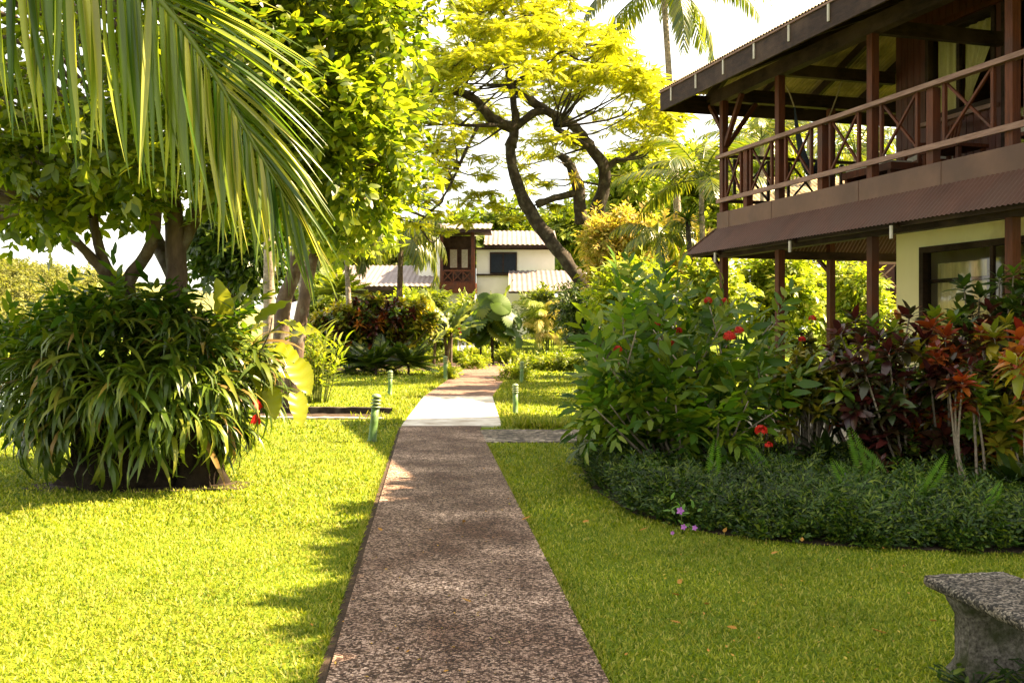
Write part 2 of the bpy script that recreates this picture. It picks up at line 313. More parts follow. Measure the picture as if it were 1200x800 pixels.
def thing(name, label, cat, loc=(0, 0, 0), rz=0.0, group=None):
    o = bpy.data.objects.new(name, None); COL.objects.link(o)
    o.empty_display_size = 0.2
    o.location = [float(x) for x in loc]; o.rotation_euler = (0, 0, rz)
    return tag(o, label, cat, group)
def part(name, mb, mats, parent=None, local=False, smooth=True, label=None):
    """link a mesh object; world-space vertices unless local"""
    sh = None
    if parent is not None and not local:
        sh = np.array(parent.location); q = parent.parent
        while q is not None: sh = sh + np.array(q.location); q = q.parent
    o = bpy.data.objects.new(name, mb.mesh(name, mats, sh, smooth)); COL.objects.link(o)
    if parent is not None: o.parent = parent
    if label: o['label'] = label
    return o
def solo(name, mb, mats, label, cat, loc, group=None, smooth=True):
    o = bpy.data.objects.new(name, mb.mesh(name, mats, loc, smooth)); COL.objects.link(o)
    o.location = [float(x) for x in loc]
    return tag(o, label, cat, group)
def struct(name, mb, mats, kind='structure', smooth=True):
    o = part(name, mb, mats, smooth=smooth); o['kind'] = kind; return o
def copy_thing(src, loc, rz=0.0, label=None, scale=1.0):
    c = src.copy(); COL.objects.link(c); c.location = [float(x) for x in loc]; c.rotation_euler = (src.rotation_euler[0], src.rotation_euler[1], rz); c.scale = (scale,) * 3
    if label: c['label'] = label
    for ch in src.children:
        d = ch.copy(); COL.objects.link(d); d.parent = c
        for g in ch.children:
            e = g.copy(); COL.objects.link(e); e.parent = d
    return c
def frames(d, up):
    d = nrm(d); up = np.broadcast_to(np.asarray(up, float), d.shape)
    x = np.cross(d, up); bad = np.linalg.norm(x, axis=1) < 1e-4
    if bad.any(): x[bad] = np.cross(d[bad], np.array([0.3, 0.9, 0.2]))
    x = nrm(x); z = np.cross(x, d)
    return np.stack([x, d, z], -1)
def rdir(m, r=None):
    return nrm((r or rng).standard_normal((m, 3)))

# leaf templates: along +Y, width X, normal Z, unit length
def leaf_T(w=0.42, fold=0.12, curl=0.18, full=True, peak=0.42):
    if full:
        ys = [peak * 0.85, 0.78]
        V = [(0, 0, 0)]
        for y, ww in ((ys[0], w / 2), (ys[1], w * 0.33)):
            c = -curl * y * y
            V += [(-ww, y, c + fold * ww), (0, y, c), (ww, y, c + fold * ww)]
        V.append((0, 1, -curl))
        return (np.array(V, float), np.array([(0, 2, 1), (0, 3, 2), (4, 5, 7), (5, 6, 7)]), np.array([(1, 2, 5, 4), (2, 3, 6, 5)]))
    V = [(0, 0, 0), (-w / 2, peak, fold * w / 2 - curl * .2), (w / 2, peak, fold * w / 2 - curl * .2), (0, 1, -curl), (0, peak, -curl * .2)]
    return (np.array(V, float), np.array([(0, 4, 1), (0, 2, 4), (1, 4, 3), (4, 2, 3)]), np.zeros((0, 4), int))
def strip_T(n=5, w=0.1, droop=0.6, taper=0.75, fold=0.0):
    """long strap leaf bending down: unit arc length"""
    t = np.linspace(0, 1, n); a = droop * t ** 1.3
    y = np.concatenate([[0], np.cumsum(np.diff(t) * np.cos((a[1:] + a[:-1]) / 2))]); z = -np.concatenate([[0], np.cumsum(np.diff(t) * np.sin((a[1:] + a[:-1]) / 2))])
    ww = w / 2 * np.clip(np.minimum(0.45 + 2.5 * t, 1), 0, 1) * np.clip(1 - np.clip((t - taper) / (1.0 - taper), 0, 1) ** 1.5, 0.06, 1)
    V = np.stack([np.stack([-ww, y, z + fold * ww], -1), np.stack([0 * ww, y, z], -1), np.stack([ww, y, z + fold * ww], -1)], 1).reshape(-1, 3)
    Q = []
    for i in range(n - 1):
        b = i * 3; Q += [(b, b + 1, b + 4, b + 3), (b + 1, b + 2, b + 5, b + 4)]
    return (V, np.zeros((0, 3), int), np.array(Q))
def combine(T, pos, R, sc):
    m = MB(); m.scatter(T, pos, R, sc)
    V = np.vstack(m.V)
    return (V, np.vstack(m.F[3]) if m.F[3] else np.zeros((0, 3), int), np.vstack(m.F[4]) if m.F[4] else np.zeros((0, 4), int))
def spray_T(T, n=9, L=1.0, leaf=0.4, r=None, opposite=False, droop=0.15, tip=3):
    """a twig along +Y with n leaves"""
    r = r or rng
    t = np.linspace(0.15, 1, n); side = np.where(np.arange(n) % 2 == 0, 1, -1).astype(float)
    pos = np.stack([0 * t, t * L, -droop * t * t * L], -1)
    ang = np.radians(r.uniform(35, 70, n)); ang[-tip:] *= 0.55
    d = np.stack([side * np.sin(ang), np.cos(ang), r.normal(0, 0.25, n) - 0.12], -1)
    up = np.stack([r.normal(0, 0.3, n), r.normal(0, 0.3, n), np.ones(n)], -1)
    return combine(T, pos, frames(d, up), leaf * r.uniform(0.75, 1.15, n))
def whorl_T(T, n=14, r=None, elev=(5, 75), leaf=1.0):
    r = r or rng
    az = np.arange(n) * 2.39996 + r.uniform(0, .4, n); el = np.radians(np.linspace(elev[0], elev[1], n) + r.normal(0, 7, n))
    d = np.stack([np.cos(az) * np.cos(el), np.sin(az) * np.cos(el), np.sin(el)], -1)
    pos = d * 0.04; pos[:, 2] += np.linspace(-0.25, 0.1, n)
    return combine(T, pos, frames(d, np.array([0, 0, 1.0]) + r.normal(0, .2, (n, 3))), leaf * (r.uniform(0.75, 1.1, n)) * np.linspace(1.05, 0.7, n))
def clump_twigs(M, clumps, n_per, T, size, r, up=1.0, out=1.0, droop=0.2, mi=0, shell=0.45, zsq=0.8, flat=1.0):
    """clumps: (m,4) centre+radius; twigs with outward direction"""
    C = np.asarray(clumps, float)
    m = len(C); tot = m * n_per
    idx = np.repeat(np.arange(m), n_per)
    u = rdir(tot, r); rr = C[idx, 3] * r.uniform(0, 1, tot) ** shell
    pos = C[idx, :3] + u * rr[:, None] * np.array([1, 1, zsq])
    d = (u * out + r.normal(0, 0.45, (tot, 3))) * np.array([1, 1, flat]); d[:, 2] -= droop
    nrm_up = np.stack([r.normal(0, 0.45, tot), r.normal(0, 0.45, tot), np.full(tot, up)], -1)
    M.scatter(T, pos - nrm(d) * (size * 0.5), frames(d, nrm_up), size * r.uniform(0.7, 1.25, tot), mi)
def ell_clumps(c, rad, n, cr, r, hollow=0.55, flat_bottom=None):
    u = rdir(n, r); k = r.uniform(hollow ** 3, 1, n) ** (1 / 3)
    p = np.asarray(c) + u * k[:, None] * np.asarray(rad)
    if flat_bottom is not None: p[:, 2] = np.maximum(p[:, 2], flat_bottom + r.uniform(0, 0.4, n))
    return np.concatenate([p, (cr * r.uniform(0.7, 1.3, n))[:, None]], 1)
def smooth_path(P, n=4):
    P = np.asarray(P, float); k = len(P)
    t = np.linspace(0, k - 1, (k - 1) * n + 1); out = []
    Q = np.vstack([2 * P[0] - P[1], P, 2 * P[-1] - P[-2]])
    for x in t:
        i = min(int(x), k - 2); f = x - i
        p0, p1, p2, p3 = Q[i], Q[i + 1], Q[i + 2], Q[i + 3]
        out.append(0.5 * ((2 * p1) + (-p0 + p2) * f + (2 * p0 - 5 * p1 + 4 * p2 - p3) * f * f + (-p0 + 3 * p1 - 3 * p2 + p3) * f ** 3))
    return np.array(out)
def limb(M, P, r0, r1, sides=9, wob=0.06, n=4, r=None, mi=0):
    Q = smooth_path(P, n); M.tube(Q, np.linspace(r0, r1, len(Q)) , sides, mi, wob, r); return Q
def reach(M, skel, clumps, r, rad=0.03, sides=5, every=1):
    """thin limbs from the nearest skeleton point to each clump centre"""
    S = np.asarray(skel, float)
    for c in clumps[::every]:
        dist = np.linalg.norm((S - c[:3]) * np.array([1, 1, 1.4]), axis=1) + np.maximum(0, S[:, 2] - c[2]) * 1.0
        a = S[np.argmin(dist)]; b = c[:3]
        L = np.linalg.norm(b - a)
        if L < 0.15: continue
        mid = (a + b) / 2 + r.normal(0, 0.07 * L, 3); mid[2] -= 0.04 * L
        Q = smooth_path([a, mid, b], 4)
        M.tube(Q, np.linspace(rad * min(1.3, 0.4 + L * 0.3), rad * 0.3, len(Q)), sides)

LEAF = leaf_T(0.42); LEAF_S = leaf_T(0.45, full=False); LEAF_L = leaf_T(0.30, 0.1, 0.25); LEAF_W = leaf_T(0.5, 0.2, 0.12)

# ------------------------------------------------------------------ ground, paths, water, hill
def lerp(a, b, t): return a + (b - a) * t
PATH_L = np.array([(-0.24, -2.0), (-0.86, 4.8), (-1.80, 16.2)]); PATH_R = np.array([(1.03, -2.0), (0.41, 4.8), (-0.55, 16.0)])
def xl(y): return np.interp(y, [-2, 4.5, 16.2, 23.3, 30.1, 41.5, 47], [-0.24, -0.837, -1.80, -2.06, -1.99, -1.85, -1.7])
def xr(y): return np.interp(y, [-2, 4.5, 15.6, 16.3, 17.0, 23.3, 30.1, 39.7, 47], [1.02, 0.432, -0.50, -0.14, -0.2, -0.46, -0.26, 0.17, 0.45])
BED_Y = np.array([0.80, 1.05, 1.55, 2.3, 3.2, 4.2, 6.0])          # bed front edge, X then Y
BED_E = np.array([9.9, 8.55, 7.75, 7.32, 7.12, 7.0, 6.9])
def in_bed(x, y):
    e = np.interp(x, BED_Y, BED_E); return (x > 0.8) & (y > e) & (y < 12.4)
def in_side(x, y): return (y > 13.9) & (y < 15.75) & (x > xr(y)) & (x < 3.2)
def in_mulch(x, y): return ((x + 3.8) / .95) ** 2 + ((y - 10.2) / 0.36) ** 2 < 1
def in_drain(x, y): return (x > -4.9) & (x < -2.2) & (y > 17.4) & (y < 19.2)
def in_house(x, y):
    u = np.array([0.2831, -0.9591]); v = np.array([0.9591, 0.2831])
    dx = x - 3.66; dy = y - 17.2
    s_ = dx * u[0] + dy * u[1]; t_ = dx * v[0] + dy * v[1]
    return (s_ > -0.3) & (s_ < 13) & (t_ > -0.3) & (t_ < 8)
def on_path(x, y): return (x > xl(y) - 0.045) & (x < xr(y) + 0.01) & (y < 47)
def in_cross(x, y): return (y > 41) & (y < 46.5) & (x < 0.4) & (x > -6.5)

xs = np.unique(np.concatenate([np.linspace(-600, -40, 15), np.linspace(-40, 40, 81), np.linspace(40, 600, 15)]))
ys = np.unique(np.concatenate([np.linspace(-40, 0, 9), np.linspace(0, 80, 81), np.linspace(80, 900, 20)]))
XX, YY = np.meshgrid(xs, ys)
nx = len(xs); gi = (np.arange(len(ys) - 1)[:, None] * nx + np.arange(nx - 1)[None, :]).ravel()
m = MB(); m.add(np.stack([XX, YY, gz(XX, YY)], -1), None, np.stack([gi, gi + 1, gi + nx + 1, gi + nx], -1))
struct('lawn', m, MT['lawn'])
m = MB(); m.add([(-900, -40, -0.55), (-9.6, -40, -0.55), (-9.6, 16, -0.55), (-34, 120, -0.55), (-34, 900, -0.55), (-900, 900, -0.55)], None, [(0, 1, 2, 5), (2, 3, 4, 5)])
struct('sea', m, MT['sea'])

def strip(name, ya, yb, fl, fr, z, mat, n=30, thick=0.02):
    y = np.linspace(ya, yb, n); m = MB()
    L = np.stack([fl(y), y, gz(fl(y), y) + z], -1); R = np.stack([fr(y), y, gz(fr(y), y) + z], -1)
    V = np.concatenate([L, R, L - [0, 0, thick], R - [0, 0, thick]]); i = np.arange(n - 1)
    m.add(V, None, np.vstack([np.stack([i, i + n, i + n + 1, i + 1], -1), np.stack([i, i + 1, i + 2 * n + 1, i + 2 * n], -1), np.stack([i + n, i + 3 * n, i + 3 * n + 1, i + n + 1], -1), [(0, 2 * n, 3 * n, n), (n - 1, 2 * n - 1, 4 * n - 1, 3 * n - 1)]]))
    return struct(name, m, mat, smooth=False)
strip('walkway', -2, 16.2, lambda y: xl(y), lambda y: np.where(y > 15.6, np.interp(y, [15.6, 16.2], [-0.50, -0.5]), xr(y)), 0.02, MT['path'], 60)
strip('concrete_pavement', 16.204, 23.3, xl, xr, 0.024, MT['slab'], 14, 0.04)
strip('red_walkway', 23.304, 47, xl, xr, 0.02, MT['path_far'], 30)
strip('cross_walkway', 41.5, 45.5, lambda y: -6.5 + 0 * y, lambda y: xl(y) - 0.004, 0.018, MT['path_far'], 6)
strip('house_walkway', 47.004, 62, lambda y: -2.6 - (y - 47) * 0.05, lambda y: -1.3 - (y - 47) * 0.05, 0.02, MT['slab'], 14)
strip('side_walkway', 13.95, 15.7, lambda y: xr(y) + 0.004, lambda y: 3.0 + 0 * y, 0.014, MT['cobble'], 14)
strip('edge_shadow_gap', -2, 16.1, lambda y: xl(y) - 0.05, lambda y: xl(y) - 0.003, 0.006, MT['soil'], 40, 0.005)  # dark strip painted in for the shadow gap below the turf edge
# garden beds of bare soil
def blob(name, cx, cy, rx, ry, z, mat, seed=1):
    r = np.random.default_rng(seed); a = np.linspace(0, 2 * np.pi, 48, endpoint=False)
    k = 1 + 0.06 * np.sin(3 * a + r.uniform(0, 6)) + 0.05 * np.sin(7 * a + r.uniform(0, 6)) + r.normal(0, .015, 48)
    m = MB(); V = [(cx, cy, gz(cx, cy) + z + 0.012)]
    P = np.stack([cx + rx * k * np.cos(a), cy + ry * k * np.sin(a)], -1)
    V = np.vstack([V, np.column_stack([P, gz(P[:, 0], P[:, 1]) + z])]); i = np.arange(48)
    m.add(V, np.stack([np.zeros(48, int), 1 + i, 1 + (i + 1) % 48], -1)); return struct(name, m, mat)
blob('soil_patch', -3.8, 10.2, 1.15, 0.5, 0.006, MT['soil'], 1)
blob('soil_patch', -6.2, 38.5, 3.6, 2.2, 0.008, MT['soil'], 2)
blob('soil_patch', -1.1, 47.2, 2.6, 1.5, 0.01, MT['soil'], 3)
bx = np.linspace(0.8, 6.0, 40); be = np.interp(bx, BED_Y, BED_E)
m = MB(); V = np.vstack([np.stack([bx, be, 0 * bx + 0.008], -1), np.stack([bx, 0 * bx + 12.4, 0 * bx + 0.008], -1)]); i = np.arange(39)
m.add(V, None, np.stack([i, i + 1, i + 41, i + 40], -1)); struct('garden_bed_soil', m, MT['soil'])

# forested headland across the water
r = np.random.default_rng(11)
hx = np.linspace(-420, -60, 70); hy = np.linspace(235, 420, 26); HX, HYY = np.meshgrid(hx, hy)
def hill_z(x, y):
    prof = np.interp(x, [-420, -190, -150, -128, -112, -100, -60], [14, 18.0, 18.5, 17.0, 13.5, 5.5, -3])
    return -1.5 + (prof + 1.5) * np.clip((y - 235) / 45, 0, 1) ** 0.6 + 0.8 * np.sin(x * .15) * np.cos(y * .11)
nxh = len(hx); gi = (np.arange(25)[:, None] * nxh + np.arange(nxh - 1)[None, :]).ravel()
m = MB(); m.add(np.stack([HX, HYY, hill_z(HX, HYY)], -1), None, np.stack([gi, gi + 1, gi + nxh + 1, gi + nxh], -1))
struct('hill', m, MT['hillside'])
n = 900; px_ = r.uniform(-200, -96, n); py_ = 236 + r.uniform(0, 1, n) ** 1.4 * 60
cl = np.column_stack([px_, py_, hill_z(px_, py_) + r.uniform(-.3, 2.2, n), 1.0 + 3.0 * r.uniform(0, 1, n) ** 2.5])
m = MB(); clump_twigs(m, cl, 46, spray_T(LEAF_S, 5, 1, 0.7, r), 1.3, r, up=0.8, shell=0.35)
struct('hillside_forest', m, MT['leaf_far'], 'stuff')

# ------------------------------------------------------------------ turf
def turf(pts, length, width, r, M):
    k = len(pts); az = r.uniform(0, 2 * np.pi, k); el = np.radians(r.uniform(18, 78, k))
    d = np.stack([np.cos(az) * np.cos(el), np.sin(az) * np.cos(el), np.sin(el)], -1)
    V = np.array([(-0.5, 0, 0), (0.5, 0, 0), (0.42, .55, 0.06), (-0.42, .55, 0.06), (0, 1, -0.06)], float)
    R = frames(d, np.array([0, 0, 1.0]) + r.normal(0, .35, (k, 3)))
    L = length * r.uniform(0.6, 1.25, k); Wd = width * r.uniform(0.7, 1.3, k)
    P = np.einsum('mij,mnj->mni', R, V[None] * np.stack([Wd, L, L], -1)[:, None, :]) + pts[:, None, :]
    o = (np.arange(k) * 5)[:, None]
    M.add(P.reshape(-1, 3), np.array([[3, 2, 4]]) + o, np.array([[0, 1, 2, 3]]) + o)
def lawn_pts(n, y0, y1, r, extra=1.0, pw=1.0):
    y = y0 + (y1 - y0) * r.uniform(0, 1, n) ** pw
    w = 0.56 * y + extra; x = r.uniform(-1, 1, n) * w
    ok = ~(on_path(x, y) | in_bed(x, y) | in_side(x, y) | in_mulch(x, y) | in_drain(x, y) | in_house(x, y) | in_cross(x, y)) & (x > -9.5 - 0.15 * np.maximum(0, y - 16))
    x, y = x[ok], y[ok]
    return np.column_stack([x, y, gz(x, y) - 0.004])
r = np.random.default_rng(5); m = MB()
turf(lawn_pts(150000, 3.4, 8.0, r, 0.6), 0.034, 0.0075, r, m)
turf(lawn_pts(120000, 8.0, 15, r, 0.6), 0.045, 0.012, r, m)
turf(lawn_pts(110000, 15, 30, r), 0.06, 0.024, r, m)
turf(lawn_pts(60000, 30, 70, r), 0.09, 0.05, r, m)
# unmown taller fringe where the lawn meets paving
def fringe(n, fx, y0, y1, spread, L, wd, side=1):
    y = r.uniform(y0, y1, n); x = fx(y) + side * np.abs(r.normal(0, spread, n))
    turf(np.column_stack([x, y, gz(x, y) - 0.004]), L, wd, r, m)
fringe(5000, lambda y: xl(y) - 0.055, 3.2, 16, 0.02, 0.045, 0.008, -1)
fringe(6000, lambda y: xr(y) + 0.0, 3.2, 13.8, 0.03, 0.04, 0.008, 1)
fringe(6000, lambda y: xr(y) + 0.05, 16.0, 40, 0.35, 0.12, 0.02, 1)
fringe(5000, lambda y: xl(y) - 0.05, 16.5, 40, 0.35, 0.11, 0.02, -1)
xx = r.uniform(0.1, 2.6, 5000); yy = 15.9 + np.abs(r.normal(0, .5, 5000)); turf(np.column_stack([xx, yy, 0 * xx]), 0.16, 0.02, r, m)
struct('grass', m, MT['grass'], 'stuff')


# ------------------------------------------------------------------ corrugated sheet
def corrugated(M, a0, a1, b0, b1, place, D, pitch=0.076, amp=0.009, per=8, mi=0, thick=0.0):
    """sheet whose eave runs along coordinate a from a0 to a1 and whose ridge spans b0..b1; place(a, run, off) -> 3D"""
    n = int(abs(a1 - a0) / pitch * per) + 1
    a = np.linspace(a0, a1, n)
    fr = np.ones(n)
    if b0 != a0: fr = np.minimum(fr, np.clip((a - a0) / (b0 - a0), 0.0, None))
    if b1 != a1: fr = np.minimum(fr, np.clip((a1 - a) / (a1 - b1), 0.0, None))
    fr = np.clip(fr, 0.004, 1)
    off = amp * np.sin(2 * np.pi * a / pitch)
    V = np.concatenate([place(a, 0 * a, off), place(a, fr * D, off)]); i = np.arange(n - 1)
    M.add(V, None, np.stack([i, i + 1, i + n + 1, i + n], -1), mi)

# ------------------------------------------------------------------ the two-storey wooden guest house on the right
TH = math.atan2(-0.9591, 0.2831)
HO = (3.66, 17.2, 0.0)
house = thing('guest_house', 'large two storey guest house with dark wooden balcony above brown corrugated skirt roof', 'house', HO, TH)
UV = np.array([[0.2831, -0.9591], [0.9591, 0.2831]])
def HW(s_, t_, z=0.0):
    p = np.array([s_, t_]) @ UV
    return np.array([HO[0] + p[0], HO[1] + p[1], z])
def hp(name, mb, mat, parent=house, label=None, smooth=False): return part(name, mb, mat, parent, True, smooth, label)
FL = 3.6; EV = 5.80; SE = 9.7
post_s = [0.0, 1.79, 4.08, 6.52, 8.95]
for k, ps in enumerate(post_s):
    m = MB(); w = 0.056
    m.box((ps - w, -w, 0.0), (ps + w, w, EV - 0.28)); hp('post', m, MT['wood_red'])
for tt in (2.13, 4.3, 6.4):
    m = MB(); m.box((-0.055, tt - 0.055, 0), (0.055, tt + 0.055, EV - 0.28)); hp('post', m, MT['wood_red'])
mids = [0.83, 2.95, 5.26, 7.72]
for ms in mids:
    m = MB(); m.box((ms - 0.06, -0.062, FL - 0.02), (ms + 0.06, 0.05, FL + 0.93)); hp('short_post', m, MT['wood_red'])
# rails run in front of the posts, lapped over their faces
m = MB(); m.box((-0.09, -0.115, FL + 0.93), (SE - 0.6, -0.01, FL + 0.99)); hp('handrail', m, MT['wood_rail'])
m = MB(); m.box((-0.09, -0.105, FL + 0.165), (SE - 0.6, -0.068, FL + 0.235)); hp('bottom_rail', m, MT['wood_rail'])
m = MB(); m.box((-0.03, 0.02, FL + 0.95), (0.05, 6.4, FL + 1.0)); hp('handrail', m, MT['wood_dark'])
m = MB(); m.box((-0.02, 0.02, FL + 0.17), (0.03, 6.4, FL + 0.23)); hp('bottom_rail', m, MT['wood_dark'])
def cross(a, b, axis, mat):
    m = MB(); z0, z1 = FL + 0.235, FL + 0.93; w = 0.022
    P = (lambda x, z, d=0.0: (x, -0.04 + d, z)) if axis == 0 else (lambda x, z, d=0.0: (0.01 + d, x, z))
    for x in (a, b):
        lo = np.array(P(x, z0)) - [w, w, 0]; hi = np.array(P(x, z1)) + [w, w, 0]; m.box(lo, hi)
    m.bar(P(a + w, z0 + 0.01, -0.004), P(b - w, z1 - 0.01, -0.004), 0.03, 0.03, up=(0, 1, 0) if axis == 0 else (1, 0, 0))
    m.bar(P(a + w, z1 - 0.01, 0.016), P(b - w, z0 + 0.01, 0.016), 0.03, 0.03, up=(0, 1, 0) if axis == 0 else (1, 0, 0))
    hp('railing_panel', m, mat)
bays = sorted(post_s + mids)
for a, b in zip(bays[:-1], bays[1:]):
    g = (b - a); inset = 0.16 if g < 1.05 else 0.24
    cross(a + inset, b - inset, 0, MT['wood_red'])
for a, b in ((0.0, 1.06), (1.06, 2.13), (2.13, 3.2), (3.2, 4.3), (4.3, 5.35), (5.35, 6.4)):
    cross(a + 0.2, b - 0.2, 1, MT['wood_dark'])
# floor deck, joists, flashing band
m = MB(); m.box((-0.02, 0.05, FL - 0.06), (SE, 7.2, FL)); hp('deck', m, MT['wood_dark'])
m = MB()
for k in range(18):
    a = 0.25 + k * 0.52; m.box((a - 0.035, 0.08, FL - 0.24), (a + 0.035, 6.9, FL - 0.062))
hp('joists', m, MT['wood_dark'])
m = MB()
m.box((-0.075, -0.095, 3.31), (SE, -0.068, FL - 0.004)); m.box((-0.075, -0.068, 3.31), (-0.058, 6.9, FL - 0.004))
hp('flashing', m, MT['band'])
for sx in (0.35, 1.7, 3.9, 5.5, 7.6):
    m = MB(); m.box((sx - 0.004, -0.1, 3.3), (sx + 0.004, -0.096, FL - 0.005)); hp('flashing_seam', m, MT['canopy'])
# skirt roof (corrugated) along the front and round the far end
sl = math.hypot(0.42, 0.43); nv = (-0.43 / sl, 0.42 / sl)
m = MB()
corrugated(m, -0.52, SE, -0.09, SE, lambda a, ru, of: np.stack([a, -0.52 + ru / sl * 0.42 + of * nv[0], 2.885 + ru / sl * 0.43 + of * nv[1]], -1), sl)
corrugated(m, -0.52, 7.2, -0.09, 7.2, lambda a, ru, of: np.stack([-0.52 + ru / sl * 0.42 + of * nv[0], a, 2.885 + ru / sl * 0.43 + of * nv[1]], -1), sl)
hp('skirt_roof', m, MT['canopy'], smooth=True)
m = MB(); m.bar((-0.52, -0.52, 2.895), (-0.09, -0.09, 3.335), 0.07, 0.016); hp('hip_cap', m, MT['band'])
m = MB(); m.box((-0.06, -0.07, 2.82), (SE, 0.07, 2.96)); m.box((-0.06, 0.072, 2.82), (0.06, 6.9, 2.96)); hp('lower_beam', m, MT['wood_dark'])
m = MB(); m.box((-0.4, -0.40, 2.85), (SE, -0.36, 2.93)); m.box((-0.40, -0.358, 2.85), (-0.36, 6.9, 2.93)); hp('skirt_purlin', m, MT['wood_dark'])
for ms in (0.6, 2.85, 5.1, 7.4):
    m = MB(); m.bar((ms, -0.06, 3.24), (ms, -0.44, 2.84), 0.06, 0.09); m.box((ms - 0.02, -0.5, 2.70), (ms + 0.02, -0.478, 2.86), 1)
    hp('rafter_tail', m, [MT['wood_dark'], MT['pale_end']])
for ms in (0.0, 2.13, 4.3):
    m = MB(); m.bar((0.0, ms + 0.02, 2.55), (-0.42, ms + 0.02, 2.86), 0.06, 0.06); hp('bracket', m, MT['wood_red'])
# lower storey
m = MB()
wt = 0.16; a0 = 1.83; t0 = 2.1
for lo, hi in (((a0, t0, 0), (2.41, t0 + wt, 3.34)), ((2.41, t0, 2.86), (5.3, t0 + wt, 3.34)), ((2.41, t0, 0), (5.3, t0 + wt, 0.95)), ((5.3, t0, 0), (SE, t0 + wt, 3.34)), ((a0, t0 + wt, 0), (a0 + wt, 7.0, 3.34)), ((a0 + wt, 6.85, 0), (SE, 7.0, 3.34)), ((SE - .01, t0 + wt, 0), (SE + .12, 6.85, 3.34))):
    m.box(lo, hi)
hp('lower_wall', m, MT['cream'])
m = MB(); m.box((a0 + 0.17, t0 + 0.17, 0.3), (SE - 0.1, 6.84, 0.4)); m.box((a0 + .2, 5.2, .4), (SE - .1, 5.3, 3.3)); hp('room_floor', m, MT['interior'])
m = MB(); m.box((-0.2, -0.2, 0.0), (SE, 7.0, 0.12)); hp('plinth', m, MT['concrete_old'])
def window(nm, s0, s1, z0, z1, t, mat_frame, bars, mat_pane, fw=0.09):
    m = MB(); d0, d1 = t - 0.035, t + 0.12
    m.box((s0, d0, z0), (s0 + fw, d1, z1)); m.box((s1 - fw, d0, z0), (s1, d1, z1))
    m.box((s0 + fw, d0, z1 - fw), (s1 - fw, d1, z1)); m.box((s0 + fw, d0, z0), (s1 - fw, d1, z0 + fw))
    f = hp(nm, m, mat_frame)
    m = MB()
    for b in bars: m.box((b - 0.03, t + 0.03, z0 + fw), (b + 0.03, t + 0.085, z1 - fw))
    if bars: hp('mullion', m, mat_frame, f)
    m = MB(); m.box((s0 + fw, t + 0.055, z0 + fw), (s1 - fw, t + 0.061, z1 - fw)); hp('pane', m, mat_pane, f)
    return f
w1 = window('window', 2.41, 5.3, 0.95, 2.86, t0, MT['wood_dark'], [3.85], MT['glass'])
def drape(s0, s1, t, zt, zb, pull=0.0, n=40, amp=0.03):
    m = MB(); a = np.linspace(0, 1, n); Z = np.linspace(0, 1, 9)
    A, B = np.meshgrid(a, Z)
    w = np.clip(B / 0.8, 0, 1) ** 1.1
    s_ = s0 + (s1 - s0) * (A * (1 - pull * w)); y = t + amp * np.sin(A * n * 0.9) * (0.6 + .4 * B)
    V = np.stack([s_, y, zt + (zb - zt) * B], -1).reshape(-1, 3)
    i = (np.arange(8)[:, None] * n + np.arange(n - 1)[None]).ravel()
    m.add(V, None, np.stack([i, i + 1, i + n + 1, i + n], -1)); return m
hp('curtain', drape(2.55, 3.6, t0 + 0.2, 2.6, 1.0), MT['curtain'], w1, smooth=True)
m = MB(); m.box((2.5, t0 + 0.09, 2.30), (5.2, t0 + 0.12, 2.36)); hp('transom', m, MT['wood_dark'], w1)
# upper storey: vertical boards, window with drapes, dark doorway
m = MB()
def boards(s0, s1, z0, z1, t=2.1):
    n = max(1, int(round((s1 - s0) / 0.145))); w = (s1 - s0) / n
    for k in range(n): m.box((s0 + k * w + 0.006, t - 0.012, z0), (s0 + (k + 1) * w - 0.006, t + 0.06, z1))
    m.box((s0, t + 0.03, z0), (s1, t + 0.1, z1))
boards(1.83, 2.55, FL, 6.6); boards(2.55, 3.98, FL, 4.78); boards(2.55, 6.4, 6.14, 6.75); boards(6.4, SE - 1.0, FL, 5.9); boards(3.98, 4.1, FL, 6.14)
m.box((1.82, 2.2, FL), (1.93, 5.2, 6.6)); m.box((1.82, 5.2, FL), (1.93, 6.9, 6.1)); m.box((1.93, 6.8, FL), (SE - 1.0, 6.9, 6.1)); m.box((SE - 1.1, 2.2, FL), (SE - 1.0, 6.8, 6.1))
hp('upper_wall', m, MT['board'])
w2 = window('window', 2.55, 3.98, 4.78, 6.14, 2.1, MT['wood_dark'], [3.18], MT['glass'], 0.07)
hp('curtain', drape(2.66, 3.13, 2.22, 6.05, 4.8, 0.0, 24), MT['curtain'], w2, smooth=True)
hp('curtain', drape(3.24, 3.92, 2.22, 6.05, 4.8, 0.86, 30), MT['curtain'], w2, smooth=True)
m = MB(); m.box((2.45, 2.0, 4.70), (4.05, 2.085, 4.76)); hp('window_sill', m, MT['wood_rail'], w2)
m = MB(); m.box((2.48, 2.03, 6.15), (6.5, 2.08, 6.23)); hp('lintel', m, MT['wood_red'])
d1_ = window('sliding_door', 4.1, 6.4, FL, 6.14, 2.1, MT['wood_dark'], [5.25], MT['glass'], 0.08)
m = MB(); m.box((1.95, 4.6, FL), (SE - 1.2, 4.7, 6.35)); m.box((1.95, 2.2, 6.3), (7.6, 4.6, 6.36)); hp('inner_wall', m, MT['interior'])
